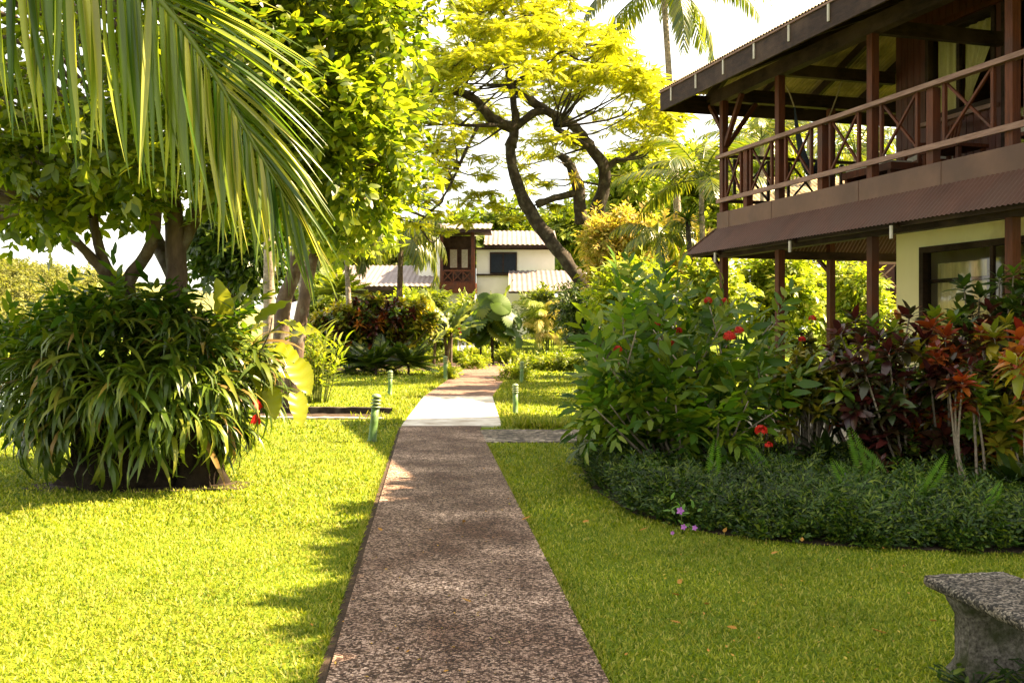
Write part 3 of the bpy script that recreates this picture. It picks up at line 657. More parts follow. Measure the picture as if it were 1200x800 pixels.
# roof
OV = 0.861; R0 = -OV; T1 = 8.0; RT = (T1 + R0) / 2; D = RT - R0; PT = math.tan(math.radians(20)); SD = D / math.cos(math.radians(20))
cs, sn = math.cos(math.radians(20)), math.sin(math.radians(20))
m = MB()
corrugated(m, R0, SE, R0 + D, SE - D, lambda a, ru, of: np.stack([a, R0 + ru * cs - of * sn, EV + 0.03 + ru * sn + of * cs], -1), SD, amp=0.011)
corrugated(m, R0, T1, R0 + D, T1 - D, lambda a, ru, of: np.stack([R0 + ru * cs - of * sn, a, EV + 0.03 + ru * sn + of * cs], -1), SD, amp=0.011)
corrugated(m, R0, T1, R0 + D, T1 - D, lambda a, ru, of: np.stack([SE - ru * cs + of * sn, a, EV + 0.03 + ru * sn + of * cs], -1), SD, amp=0.011)
corrugated(m, R0, SE, R0 + D, SE - D, lambda a, ru, of: np.stack([a, T1 - ru * cs + of * sn, EV + 0.03 + ru * sn + of * cs], -1), SD, amp=0.011)
hp('roof', m, MT['roof'], smooth=True)
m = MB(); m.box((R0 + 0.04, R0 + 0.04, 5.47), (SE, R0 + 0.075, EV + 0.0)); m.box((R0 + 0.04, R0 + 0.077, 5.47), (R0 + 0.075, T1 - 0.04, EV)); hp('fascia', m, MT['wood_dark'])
m = MB(); m.box((R0 + 0.015, R0 + 0.015, EV - 0.012), (SE, R0 + 0.038, EV + 0.014)); hp('drip_edge', m, MT['wood_rail'])
for k in range(11):
    a = -0.35 + k * 0.93; m = MB(); m.box((a - 0.018, R0 + 0.02, EV - 0.24), (a + 0.018, R0 + 0.038, EV - 0.014)); hp('lit_rafter_end', m, MT['pale_end'])  # pale strip stands in for the lit end edge of a rafter
for k in range(9):
    a = 0.02 + k * 0.99; m = MB(); z0 = EV - 0.07
    f = min(1.0, (a - R0) / D, (SE - a) / D)
    m.bar((a, R0 + 0.08, z0), (a, R0 + f * D, z0 + f * D * PT), 0.075, 0.15); hp('rafter', m, MT['wood_dark'])
for k in range(7):
    t_ = 0.1 + k * 1.0; m = MB(); z0 = EV - 0.07; f = min(1.0, (t_ - R0) / D, (T1 - t_) / D)
    m.bar((R0 + 0.08, t_, z0), (R0 + f * D, t_, z0 + f * D * PT), 0.075, 0.15); hp('rafter', m, MT['wood_dark'])
m = MB(); m.bar((R0 + 0.1, R0 + 0.1, EV - 0.10), (R0 + D, R0 + D, EV - 0.10 + D * PT), 0.1, 0.2); hp('hip_rafter', m, MT['wood_dark'])
m = MB(); m.box((-0.35, -0.075, EV - 0.28), (SE, 0.075, EV - 0.06)); m.box((-0.07, 0.077, EV - 0.28), (0.07, 6.9, EV - 0.06)); hp('top_plate', m, MT['wood_dark'])
for ps in (1.79, 4.08, 6.52, 8.95):
    m = MB(); m.box((ps - 0.05, 0.08, EV - 0.27), (ps + 0.05, 2.08, EV - 0.08)); hp('tie_beam', m, MT['wood_dark'])
for (a, b) in (((0.06, 0, 4.75), (0.62, 0, 5.52)), ((0, 0.06, 4.75), (0, 0.62, 5.52)), ((-0.06, 0, 5.05), (-0.5, -0.0, 5.55))):
    m = MB(); m.bar(a, b, 0.07, 0.07, up=(0, 1, 0.01)); hp('brace', m, MT['wood_red'])

# folded hammock hanging over the balcony
hl = HW(1.72, 0.55); m = MB()
ham = thing('hammock', 'navy hammock hanging in a deep fold under the balcony roof', 'hammock', HW(0.95, 1.1, FL + 0.4))
P0 = HW(0.93, 0.8, 5.28); P1 = HW(0.98, 1.4, 5.08)
t = np.linspace(0, 1, 22)
cat = P0[None] * (1 - t)[:, None] + P1[None] * t[:, None]; cat[:, 2] -= 1.05 * (1 - (2 * t - 1) ** 2) ** 0.8
wid = 0.04 + 0.26 * np.sin(np.pi * t) ** 0.7
perp = nrm(np.array([-(P1 - P0)[1], (P1 - P0)[0], 0])); rows = []
for j, u in enumerate(np.linspace(-1, 1, 9)):
    rows.append(cat + perp[None] * (wid * u * 0.55)[:, None] + np.array([0, 0, 1.0])[None] * (wid * 0.45 * u * u + 0.02 * ((j % 2) * 2 - 1))[:, None])
V = np.stack(rows, 1).reshape(-1, 3); i = (np.arange(21)[:, None] * 9 + np.arange(8)[None]).ravel()
m.add(V, None, np.stack([i, i + 1, i + 10, i + 9], -1)); part('cloth', m, MT['cloth_navy'], ham)
for a, b in ((P0, HW(0.85, 0.62, EV - 0.05)), (P1, HW(1.0, 1.75, EV + 0.2))):
    m = MB(); m.tube(smooth_path([a, (a + b) / 2 + [0.02, 0.01, 0], b], 4), 0.012, 6); part('rope', m, MT['rope'], ham)

# balcony furniture seen through the railing
def armchair(s_, t_, rot, label):
    c = thing('armchair', label, 'chair', HW(s_, t_, FL), TH + rot, 'wooden armchairs on the balcony')
    m = MB(); m.box((-0.27, -0.26, 0.36), (0.27, 0.26, 0.41)); part('seat', m, MT['wood_red'], c, True, False)
    m = MB(); m.box((-0.25, -0.24, 0.412), (0.25, 0.24, 0.49)); part('cushion', m, MT['cushion'], c, True, False)
    m = MB()
    for k in range(5): x = -0.22 + k * 0.11; m.bar((x, 0.24, 0.4), (x, 0.36, 0.98), 0.05, 0.02, up=(0, 1, 0))
    m.bar((-0.27, 0.37, 1.0), (0.27, 0.37, 1.0), 0.03, 0.07); part('backrest', m, MT['wood_red'], c, True, False)
    for x in (-0.26, 0.26):
        m = MB(); m.box((x - 0.03, -0.28, 0.6), (x + 0.03, 0.3, 0.635)); part('armrest', m, MT['wood_red'], c, True, False)
        for y in (-0.25, 0.25):
            m = MB(); m.box((x - 0.025, y - 0.025, 0), (x + 0.025, y + 0.025, 0.6)); part('leg', m, MT['wood_red'], c, True, False)
armchair(5.6, 1.35, 0.2, 'wooden armchair on the balcony in front of the sliding door')
armchair(3.35, 1.5, -0.3, 'wooden armchair on the balcony under the curtained window')
tb = thing('side_table', 'low wooden table on the balcony behind the railing', 'table', HW(4.6, 0.85, FL), TH)
m = MB(); m.box((-0.36, -0.24, 0.32), (0.36, 0.24, 0.36)); part('table_top', m, MT['wood_red'], tb, True, False)
for x in (-0.31, 0.31):
    for y in (-0.19, 0.19):
        m = MB(); m.box((x - 0.025, y - 0.025, 0), (x + 0.025, y + 0.025, 0.32)); part('leg', m, MT['wood_red'], tb, True, False)
lo = thing('sun_bed', 'low wooden day bed with a pale cushion on the balcony floor', 'day bed', HW(3.55, 0.55, FL), TH)
m = MB(); m.box((-0.55, -0.28, 0.14), (0.55, 0.28, 0.24)); part('frame', m, MT['wood_red'], lo, True, False)
m = MB(); m.box((-0.5, -0.25, 0.242), (0.3, 0.25, 0.31)); part('mattress', m, MT['cushion'], lo, True, False)
for x in (-0.48, 0.48):
    m = MB(); m.box((x - 0.03, -0.26, 0), (x + 0.03, 0.26, 0.14)); part('leg', m, MT['wood_red'], lo, True, False)

# ------------------------------------------------------------------ neighbouring wing glimpsed under the balcony
nb = thing('neighbouring_house', 'neighbouring house glimpsed between the balcony posts, with railing over a cream wall', 'house', (11.5, 31.0, 0))
def nbx(name, lo, hi, mat, smooth=False):
    m = MB(); m.box(lo, hi); return part(name, m, mat, nb, True, smooth)
nbx('lower_wall', (-0.6, 1.6, 0), (7, 1.8, 2.3), MT['cream'])
m = MB(); m.box((-3.4, 0.0, 2.35), (7, 2.4, 2.75)); part('deck', m, MT['wood_dark'], nb, True, False)
nbx('doorway', (0.2, 1.56, 0), (1.1, 1.6, 1.95), MT['wood_dark'])
nbx('upper_wall', (-0.6, 2.0, 2.75), (7, 2.2, 5.4), MT['board'])
for x in (-3.3, -1.4, 0.5, 2.4):
    m = MB(); m.box((x - .07, -.02, 0), (x + .07, .1, 5.4)); part('post', m, MT['wood_red'], nb, True, False)
m = MB(); m.box((-3.4, -0.03, 3.6), (7, 0.03, 3.67)); m.box((-3.4, -0.025, 2.9), (7, 0.025, 2.96)); part('handrail', m, MT['wood_rail'], nb, True, False)
for k in range(8):
    x = -3.1 + k * 0.95; m = MB(); m.bar((x, 0, 2.96), (x + 0.7, 0, 3.6), .04, .04, up=(0, 1, 0)); m.bar((x, 0.03, 3.6), (x + 0.7, 0.03, 2.96), .04, .04, up=(0, 1, 0)); m.box((x - .02, -.02, 2.96), (x + .02, .02, 3.6)); m.box((x + .68, -.02, 2.96), (x + .72, .02, 3.6))
    part('railing_panel', m, MT['wood_rail'], nb, True, False)
m = MB(); corrugated(m, -4.2, 7.5, -4.2, 7.5, lambda a, ru, of: np.stack([a, -0.9 + ru * .94 - of * .34, 5.3 + ru * .34 + of * .94], -1), 4.5, pitch=.15, amp=.02, per=4)
part('roof', m, MT['roof'], nb, True)

# ------------------------------------------------------------------ far two-storey house beyond the garden
fh = thing('far_house', 'white two storey house with red wooden balcony and pale corrugated roofs beyond the garden path', 'house', (0, 60, 0.95))
ZF = 60.0
def fx(px, dz=0.0): return (px - 600.0) / F * (ZF + dz)
def fz(py, dz=0.0): return EYE - (py - HY) / F * (ZF + dz) - 0.95
def fbox(name, px0, px1, py0, py1, d0, d1, mat, parent=fh, label=None):
    m = MB(); m.box((fx(px0), d0, fz(py1)), (fx(px1), d1, fz(py0))); return part(name, m, mat, parent, True, False, label)
fbox('side_wall', 489, 515, 276, 400, 0.8, 7, MT['white'])
fbox('main_wall', 556.5, 652, 286, 402, 2.4, 2.7, MT['white'])
m = MB()
for a, b in ((515.5, 519), (552, 556)): m.box((fx(a), -0.02, fz(400)), (fx(b), 0.2, fz(272)))
part('post', m, MT['wood_red'], fh, True, False)
fbox('balcony_wall', 515.5, 556, 272, 330, 2.3, 2.5, MT['wood_dark'])
fbox('balcony_deck', 514.8, 557.5, 331, 343, -0.05, 2.3, MT['wood_red'])
fbox('lower_wall', 516, 556, 343.5, 402, 0.8, 1.0, MT['white'])
for a, b in ((524, 534), (538, 547)):
    f = fbox('window', a, b, 288, 312, 2.22, 2.296, MT['wood_red']); m = MB(); m.box((fx(a + .8), 2.2, fz(311)), (fx(b - .8), 2.217, fz(289))); part('pane', m, MT['cushion'], f, True, False)
m = MB(); m.box((fx(518.5), 0.02, fz(318)), (fx(552.5), 0.09, fz(316))); m.box((fx(518.5), 0.03, fz(330.5)), (fx(552.5), 0.08, fz(329.3))); part('handrail', m, MT['wood_red'], fh, True, False)
for a, b in ((519.5, 529.5), (531, 541), (542.5, 552)):
    m = MB(); m.bar((fx(a), .05, fz(329)), (fx(b), .05, fz(318)), .05, .05, up=(0, 1, 0)); m.bar((fx(a), .06, fz(318)), (fx(b), .06, fz(329)), .05, .05, up=(0, 1, 0)); m.box((fx(a) - .03, .02, fz(329.3)), (fx(a) + .03, .09, fz(318)))
    part('railing_panel', m, MT['wood_red'], fh, True, False)
f = fbox('window', 573, 606, 292, 318, 2.3, 2.39, MT['wood_dark']); m = MB(); m.box((fx(574.5), 2.28, fz(317)), (fx(604.5), 2.297, fz(294))); part('pane', m, MT['cloth_navy'], f, True, False)
m = MB(); m.box((fx(588.5), 2.262, fz(317)), (fx(590), 2.278, fz(294))); part('mullion', m, MT['wood_dark'], f, True, False)
m = MB(); m.box((fx(556.5), 2.2, fz(320.5)), (fx(652), 2.39, fz(318.5))); part('string_course', m, MT['wood_dark'], fh, True, False)
def froof(px0, px1, pye, pyr, y0, y1, mat=MT['roof_far'], fasc=True, drop=3.5):
    m = MB(); D_ = math.hypot(y1 - y0, fz(pyr, y1) - fz(pye, y0)); c_ = (y1 - y0) / D_; s_ = (fz(pyr, y1) - fz(pye, y0)) / D_
    corrugated(m, fx(px0), fx(px1), fx(px0), fx(px1), lambda a, ru, of: np.stack([a, y0 + ru * c_ - of * s_, fz(pye, y0) + ru * s_ + of * c_], -1), D_, pitch=.3, amp=.03, per=6)
    part('roof', m, mat, fh, True)
    if fasc:
        m = MB(); m.box((fx(px0) + .02, y0 + .02, fz(pye + drop, y0)), (fx(px1) - .02, y0 + .08, fz(pye + .4, y0))); part('fascia', m, MT['wood_dark'], fh, True, False)
froof(507, 576, 267.5, 262, -1.0, 4.5, drop=4.5)
m = MB(); m.box((fx(507.5), -.9, fz(271.5)), (fx(575.5), 2.4, fz(270.5))); m.box((fx(556.5), 2.0, fz(289)), (fx(655), 2.39, fz(287))); part('soffit', m, MT['wood_dark'], fh, True, False)
froof(566, 655, 286.5, 270.5, 1.6, 6.0)
froof(596, 690, 341, 317, -3.0, 2.2, drop=2.5)
froof(396, 513, 335, 311, -2.0, 4.0, drop=5)
m = MB(); m.bar((fx(398), -1.9, fz(336)), (fx(345), -1.9, fz(352)), .1, .5); m.add([(fx(345), -2, fz(352)), (fx(398), -2, fz(335)), (fx(400), 4, fz(311, 4)), (fx(348), 4, fz(345, 4))], None, [(0, 1, 2, 3)]); part('gable_roof', m, MT['wood_dark'], fh, True, False)
fbox('wing_wall', 372, 488.5, 338, 402, 1.2, 1.5, MT['interior'])
fbox('lower_white_wall', 598, 622, 373, 393, -2.6, -2.4, MT['white'])
sw = thing('stone_wall', 'low grey stone garden wall behind the bamboo palm', 'wall', (3.6, 57.5, float(gz(3.6, 57.5))))
m = MB(); m.box((-1.2, -0.2, -.1), (3.4, 0.2, 0.45)); part('masonry', m, MT['stone_rough'], sw, True, False)
m = MB(); m.box((-1.25, -0.24, 0.453), (3.45, 0.24, 0.52)); part('coping', m, MT['concrete_old'], sw, True, False)


# ------------------------------------------------------------------ trees
def tree(name, label, cat, base, trunks, clumps, T, size, n_per, leafm, barkm, seed, group=None, limb_r=0.05, every=1, up=1.0, droop=0.2, shell=0.45, out=1.0, zsq=0.8, wob=0.07, sides=9, flat=1.0):
    """trunks: list of (points, r0, r1) in world space"""
    r = np.random.default_rng(seed)
    o = thing(name, label, cat, base, group=group)
    m = MB(); sk = []
    for P, r0, r1 in trunks: sk.append(limb(m, P, r0, r1, sides, wob, 4, r))
    part('trunk', m, barkm, o)
    sk = np.vstack(sk); sk = sk[len(sk) // 4:]
    m = MB(); reach(m, sk, clumps, r, limb_r, 5, every); part('branches', m, barkm, o)
    m = MB(); clump_twigs(m, clumps, n_per, T, size, r, up, out, droop, 0, shell, zsq, flat); part('crown', m, leafm, o)
    return o
def base_of(x, y): return (float(x), float(y), float(gz(x, y)))

# broad-leaved tree on the left, trunks rising out of the plant-covered stump
r = np.random.default_rng(21)
SP_LEFT = [spray_T(leaf_T(0.46, 0.14, 0.2), 9, 1.0, 0.46, r, droop=0.2) for _ in range(1)][0]
Zt = 10.4
trunks = [([(-3.75, 10.45, 0), (-3.62, 10.4, 1.2), W(203, 380, Zt), W(207, 330, Zt), W(205, 270, Zt), W(200, 190, Zt), W(215, 90, Zt + .3)], 0.17, 0.065),
          ([(-3.95, 10.4, 0.3), W(165, 400, Zt), W(158, 372, Zt), W(150, 330, Zt), W(178, 285, Zt - .2), W(185, 220, Zt - .5)], 0.11, 0.05),
          ([W(158, 385, Zt), W(140, 345, Zt - .1), W(128, 320, Zt - .1), W(115, 285, Zt - .2), W(100, 200, Zt - .4)], 0.08, 0.04),
          ([W(132, 330, Zt - .1), W(110, 305, Zt - .25), W(90, 283, Zt - .4), W(50, 240, Zt - .8)], 0.065, 0.03),
          ([W(205, 300, Zt), W(250, 220, Zt + .2), W(320, 150, Zt + .4), W(400, 110, Zt + .5)], 0.09, 0.03),
          ([W(207, 330, Zt), W(170, 250, 11.2), W(150, 160, 12)], 0.09, 0.04)]
cl = np.vstack([ell_clumps((-4.6, 10.3, 5.3), (3.6, 3.0, 2.6), 95, 0.62, r, 0.62),
                ell_clumps((-4.8, 9.6, 3.25), (3.1, 1.6, 0.55), 34, 0.42, r, 0.2),
                ell_clumps((-2.35, 11.4, 4.1), (1.25, 1.4, 1.7), 40, 0.45, r, 0.5),
                ell_clumps((-2.2, 11.2, 6.4), (1.4, 1.6, 1.6), 30, 0.5, r, 0.5),
                ell_clumps((-2.1, 9.7, 4.5), (1.05, .8, 1.7), 40, 0.36, r, 0.2)])
cl = cl[(cl[:, 1] > 7.4)]
tree('broadleaf_tree', 'spreading broad leaved tree rising from the plant covered stump on the left lawn', 'tree', (-3.75, 10.45, 0), trunks, cl, SP_LEFT, 0.29, 42, MT['leaf_left'], MT['bark_brown'], 22, limb_r=0.035)

# big yellow-green feathery tree leaning over the far path
r = np.random.default_rng(31); Z = 33.0
pinn = leaf_T(0.24, 0.05, 0.15, full=False)
n = 30; t = np.repeat(np.linspace(0.12, 1, n // 2), 2); sd = np.tile([1, -1], n // 2)
FEATHER = combine(pinn, np.stack([0 * t, t, -0.25 * t * t], -1), frames(np.stack([sd * np.cos(0.5 * t), 0.35 + .5 * t, -0.35 - .2 * t], -1), np.array([0, 0, 1.0])), 0.34 * np.sin(np.pi * (0.15 + 0.8 * t)) ** 0.6)
trunks = [([(W(708, 430, Z)[0], Z, gz(3, Z)), W(694, 355, Z), W(668, 312, Z), W(640, 275, Z), W(616, 238, Z), W(600, 195, Z), W(598, 168, Z)], 0.27, 0.16),
          ([W(598, 172, Z), W(604, 148, Z), W(601, 115, Z), W(592, 70, Z)], 0.2, 0.07),
          ([W(601, 150, Z), W(575, 138, Z - .5), W(550, 112, Z - 1), W(505, 108, Z - 1.5), W(452, 123, Z - 2)], 0.2, 0.06),
          ([W(596, 145, Z), W(562, 147, Z - 1), W(515, 146, Z - 1.6)], 0.1, 0.03),
          ([W(560, 147, Z - 1), W(540, 190, Z - 1.3), W(520, 230, Z - 1.6), W(490, 262, Z - 2)], 0.06, 0.02),
          ([W(604, 150, Z), W(632, 130, Z), W(660, 140, Z + .2)], 0.15, 0.1),
          ([(W(718, 430, Z + 1)[0], Z + 1, 0), W(706, 320, Z + 1), W(698, 262, Z + 1), W(706, 225, Z + 1), W(708, 198, Z + .8), W(690, 170, Z + .6), W(674, 150, Z + .4), W(648, 134, Z + .2), W(622, 118, Z), W(596, 100, Z)], 0.27, 0.12),
          ([W(708, 200, Z + .8), W(722, 188, Z + .8), W(735, 186, Z + 1), W(770, 160, Z + 1)], 0.14, 0.05),
          ([W(690, 172, Z + .6), W(668, 162, Z), W(650, 150, Z - .6)], 0.13, 0.05),
          ([W(680, 262, Z + .6), W(678, 225, Z + .3), W(668, 195, Z), W(656, 182, Z - .2)], 0.25, 0.12),
          ([W(628, 240, Z), W(650, 232, Z), W(676, 226, Z + .3)], 0.13, 0.12),
          ([W(590, 70, Z), W(560, 45, Z - 1), W(520, 25, Z - 2)], 0.08, 0.03), ([W(600, 100, Z), W(660, 60, Z), W(720, 50, Z + 1)], 0.08, 0.03)]
# umbrella: layered flat clumps over a dome
cl = []
for k in range(330):
    a = r.uniform(0, 2 * np.pi); q = r.uniform(0, 1) ** 0.55
    x = 0.1 + 5.4 * q * math.cos(a); y = 32.5 + 5.2 * q * math.sin(a)
    ztop = 12.5 - 3.6 * q ** 2.2 + 0.35 * math.sin(3 * a) - (0.9 if x < -1.8 else 0)
    z = ztop - r.uniform(0, 1) ** 1.6 * 2.2
    cl.append((x, y, z, r.uniform(0.45, 0.8)))
for px, py, dz, rr in ((445, 205, -2, .6), (470, 190, -2, .7), (430, 230, -2, .6), (478, 235, -2, .55), (500, 215, -1.5, .5), (515, 250, -1, .5), (455, 255, -2, .5), (490, 262, -2, .5), (555, 225, 1, .4), (580, 240, 1, .4), (530, 190, -1, .4), (545, 260, 0, .45), (570, 205, 0, .4), (650, 240, 1, .3), (600, 255, 2, .4), (720, 150, 2, .9), (745, 170, 2, .9), (760, 150, 2, .8), (735, 205, 2, .6), (440, 160, -2, .6), (465, 150, -2, .6), (490, 170, -2, .6), (515, 175, -2, .6), (540, 165, -2, .5), (450, 180, -2, .6), (470, 215, -2, .7), (425, 250, -2, .5), (445, 235, -2, .6), (500, 235, -2, .5), (530, 215, -1, .45), (560, 185, -1, .4), (575, 225, 1, .4), (620, 205, 2, .4), (640, 215, 2, .4), (625, 255, 2, .5), (545, 235, 1, .5), (520, 270, 1, .5), (700, 130, 1, .7), (665, 160, -2, .5), (640, 180, -2, .4), (770, 190, 2, .5)):
    c = W(px, py, Z + dz); cl.append((c[0], c[1], c[2], rr))
cl = np.array(cl)
tree('feathery_tree', 'large yellow green feathery tree with dark leaning limbs over the far path', 'tree', base_of(W(700, 430, Z)[0], Z), trunks, cl, FEATHER, 0.36, 34, MT['leaf_yellow'], MT['bark_dark'], 32, limb_r=0.035, every=3, zsq=0.35, droop=0.02, up=2.4, wob=0.13, flat=.35)

# generic rounded trees: crown given by picture extents at a depth
def bush_tree(name, label, cat, px0, px1, py0, py1, Z, leafm, barkm, seed, T=None, size=0.4, nc=50, n_per=26, cr=0.55, tr=0.16, group=None, dep=0.8, base_px=None, hollow=0.5, droop=0.15, limb_r=0.04, shape=None):
    r = np.random.default_rng(seed)
    T = T or spray_T(LEAF_S, 7, 1.0, 0.48, r)
    c = W((px0 + px1) / 2, (py0 + py1) / 2, Z); rx = (px1 - px0) / 2 / F * Z; rz = (py1 - py0) / 2 / F * Z
    cl = ell_clumps(c, (max(rx - cr * .6, .2), max(rx * dep, .3), max(rz - cr * .6, .2)), nc, cr, r, hollow)
    bx = c[0] if base_px is None else W(base_px, 400, Z)[0]
    b = base_of(bx, Z); cl[:, 2] = np.maximum(cl[:, 2], b[2] + 0.15)
    top = np.array([c[0], Z, c[2] + rz * 0.5])
    tk = [([b, (np.array(b) * .55 + top * .45) + r.normal(0, .08, 3), top], tr, tr * .35)]
    return tree(name, label, cat, b, tk, cl, T, size, n_per, leafm, barkm, seed, group, limb_r=limb_r, droop=droop, every=2)
BIG = spray_T(LEAF_S, 8, 1.0, 0.5, np.random.default_rng(3))
G1 = 'trees behind the gardens'
bush_tree('shade_tree', 'dark drooping tree behind the stump, left of the pale palm trunk', 'tree', 205, 345, 215, 350, 25, MT['leaf_dark'], MT['bark_dark'], 41, size=.55, nc=45, group=G1)
bush_tree('shade_tree', 'bright leafy tree hanging over the path left of the house', 'tree', 330, 470, 120, 300, 19, MT['leaf_lime'], MT['bark_brown'], 42, size=.42, nc=60, cr=.5, base_px=338, group=G1, tr=.17)
for k, (x0, x1, y0, y1, Z_, mt, lab) in enumerate([
    (470, 560, 245, 330, 82, 'leaf_mid', 'rounded tree behind the left end of the far house roof'),
    (545, 640, 235, 320, 86, 'leaf_mid', 'rounded tree rising straight behind the far house balcony'),
    (625, 720, 225, 340, 80, 'leaf_mid', 'tall green tree behind the right end of the far house'),
    (355, 440, 255, 345, 90, 'leaf_mid', 'pale green tree above the sloping left roof of the far house'),
    (430, 500, 270, 345, 95, 'leaf_far', 'hazy green tree beyond the left wing of the far house'),
    (690, 790, 150, 330, 52, 'leaf_lime', 'tall lime coloured tree right of the feathery tree'),
    (770, 870, 160, 330, 45, 'leaf_lime', 'lime tree seen past the near corner of the balcony'),
    (850, 960, 120, 330, 48, 'leaf_lime', 'tall lime tree seen through the balcony railing'),
    (945, 1080, 150, 360, 46, 'leaf_mid', 'green tree behind the balcony beside the board wall'),
    (1060, 1200, 100, 380, 55, 'leaf_mid', 'green tree far behind the guest house')]):
    bush_tree('garden_tree', lab, 'tree', x0, x1, y0, y1, Z_, MT[mt], MT['bark_brown'], 50 + k, T=BIG, size=.9 * Z_ / 60, nc=55, n_per=26, cr=1.1 * Z_ / 60, tr=.25, group=G1, limb_r=.06)
# yellow flowering shrubs between the feathery tree and the guest house
for k, (x0, x1, y0, y1, Z_, mt, lab) in enumerate([
    (672, 780, 238, 345, 27, 'leaf_pinkyellow', 'tall yellow and pink flowering shrub in front of the twin dark trunks'),
    (735, 835, 250, 335, 29, 'leaf_pinkyellow', 'pale yellow flowering shrub under the small palm'),
    (690, 800, 300, 400, 22, 'leaf_lime', 'lime green shrub behind the red flowered bush'),
    (790, 880, 300, 400, 23, 'leaf_lime', 'lime green shrub behind the far corner post of the guest house'),
    (860, 960, 290, 400, 24, 'leaf_lime', 'lime leafy shrub framed between the ground floor posts'),
    (940, 1050, 300, 410, 26, 'leaf_lime', 'lime leafy shrub beyond the rear ground floor post')]):
    bush_tree('flowering_shrub' if k < 2 else 'tall_shrub', lab, 'shrub', x0, x1, y0, y1, Z_, MT[mt], MT['twig'], 70 + k, size=.36, nc=48, n_per=28, cr=.42, tr=.06, group='tall shrubs behind the red flowered bush')

# ------------------------------------------------------------------ palms
LFT = strip_T(4, 0.085, 0.5, 0.55, 0.25)
def frond_mesh(M, base, az, L, el0, bend, r, nl=38, ll=0.55, hang=0.5, wl=1.0, rad=0.02, T=None, twist=0.0):
    """arching feather frond; el0 start elevation, bend total downward turn (radians)"""
    T = T or LFT
    k = 14; t = np.linspace(0, 1, k); el = el0 - bend * t ** 1.25
    st = L / (k - 1); h = np.concatenate([[0], np.cumsum(np.cos((el[1:] + el[:-1]) / 2))]) * st; z = np.concatenate([[0], np.cumsum(np.sin((el[1:] + el[:-1]) / 2))]) * st
    H = np.array([math.cos(az), math.sin(az), 0]); S = np.array([-H[1], H[0], 0])
    P = np.asarray(base) + h[:, None] * H + z[:, None] * np.array([0, 0, 1.0]) + (twist * t ** 2 * L)[:, None] * S
    M.tube(P, np.linspace(rad, rad * .25, k), 5)
    tt = np.linspace(0.16, 0.99, nl)
    for sgn in (1, -1):
        u = np.clip(tt + r.normal(0, .006, nl), 0, 1)
        p = np.stack([np.interp(u, t, P[:, i]) for i in range(3)], -1); e = np.interp(u, t, el)
        tan = np.cos(e)[:, None] * H + np.sin(e)[:, None] * np.array([0, 0, 1.0])
        fw = 0.35 + 0.55 * u
        d = sgn * S[None] * (1 - 0.3 * u)[:, None] + tan * fw[:, None] + np.array([0, 0, -1.0]) * (hang * r.uniform(.7, 1.3, nl))[:, None]
        up = np.cross(S[None] * np.ones((nl, 1)), tan); up[up[:, 2] < 0] *= -1
        ln = ll * np.sin(np.pi * (0.12 + 0.8 * u)) ** 0.7 * r.uniform(.85, 1.1, nl)
        M.scatter(T, p, frames(d, up + sgn * 0.5 * S[None] + r.normal(0, .15, (nl, 3))), ln)
def palm(name, label, base, top, tr, fronds, seed, leafm='palm', ll=.55, nl=36, barkm='bark_pale', group=None, cat='palm', bend_mid=(0, 0, 0), rad=.02, T=None):
    """fronds: list of (azimuth, length, start elevation, bend, hang)"""
    r = np.random.default_rng(seed)
    o = thing(name, label, cat, base, group=group)
    b = np.array(base, float); tp = np.array(top, float)
    m = MB(); Q = smooth_path([b, b * .5 + tp * .5 + np.array(bend_mid), tp], 10)
    rr = np.linspace(tr * 1.25, tr * .8, len(Q)); rr[0] *= 1.35; rr[1] *= 1.1
    m.tube(Q, rr, 10, wob=.05, r=r); part('trunk', m, MT[barkm], o)
    for az, L, e0, bd, hg in fronds:
        m = MB(); frond_mesh(m, tp, az, L, e0, bd, r, nl, ll, hg, rad=rad, T=T); part('frond', m, MT[leafm], o)
    return o
def fan(n, L, r, e=(0.2, 1.3), bend=(1.2, 2.2), hang=(.4, .9), az0=0.0):
    return [(az0 + k * 2.39996 + r.uniform(-.2, .2), L * r.uniform(.85, 1.1), float(np.interp(k, [0, n - 1], e)) + r.uniform(-.1, .1), r.uniform(*bend), r.uniform(*hang)) for k in range(n)]
r = np.random.default_rng(61)
PG = 'palms in the gardens'
Z = 36.0
palm('coconut_palm', 'tall coconut palm rising behind the corner of the guest house roof', base_of(W(806, 400, Z)[0], Z), W(777, -22, Z), .125, fan(15, 4.3, r, (-0.5, 1.2), (1.0, 1.9), (.5, 1.0)), 62, ll=.95, nl=46, group=PG, rad=.04)
Z = 24.0
palm('feather_palm', 'small bright feather palm beside the far corner of the balcony', base_of(W(826, 400, Z)[0], Z), W(822, 212, Z), .075, fan(15, 2.1, r, (0.0, 1.4), (1.0, 1.7), (.2, .45)), 63, ll=.55, nl=40, group=PG)
palm('feather_palm', 'feather palm seen through the balcony beside the navy hammock', base_of(W(895, 400, 30)[0], 30), W(893, 165, 30), .08, fan(12, 2.2, r, (0.0, 1.35), (.9, 1.7), (.3, .6)), 64, ll=.55, nl=30, group=PG)
palm('feather_palm', 'feather palm behind the balcony nearest the maroon board wall', base_of(W(1005, 400, 27)[0], 27), W(1003, 180, 27), .08, fan(13, 2.4, r, (0.0, 1.35), (.9, 1.7), (.3, .6)), 65, ll=.55, nl=30, group=PG)
palm('feather_palm', 'feather palm behind the balcony left of the rear post', base_of(W(950, 400, 33)[0], 33), W(948, 160, 33), .08, fan(13, 2.5, r, (0.0, 1.35), (.9, 1.7), (.3, .6)), 66, ll=.55, nl=30, group=PG)
Z = 40.0
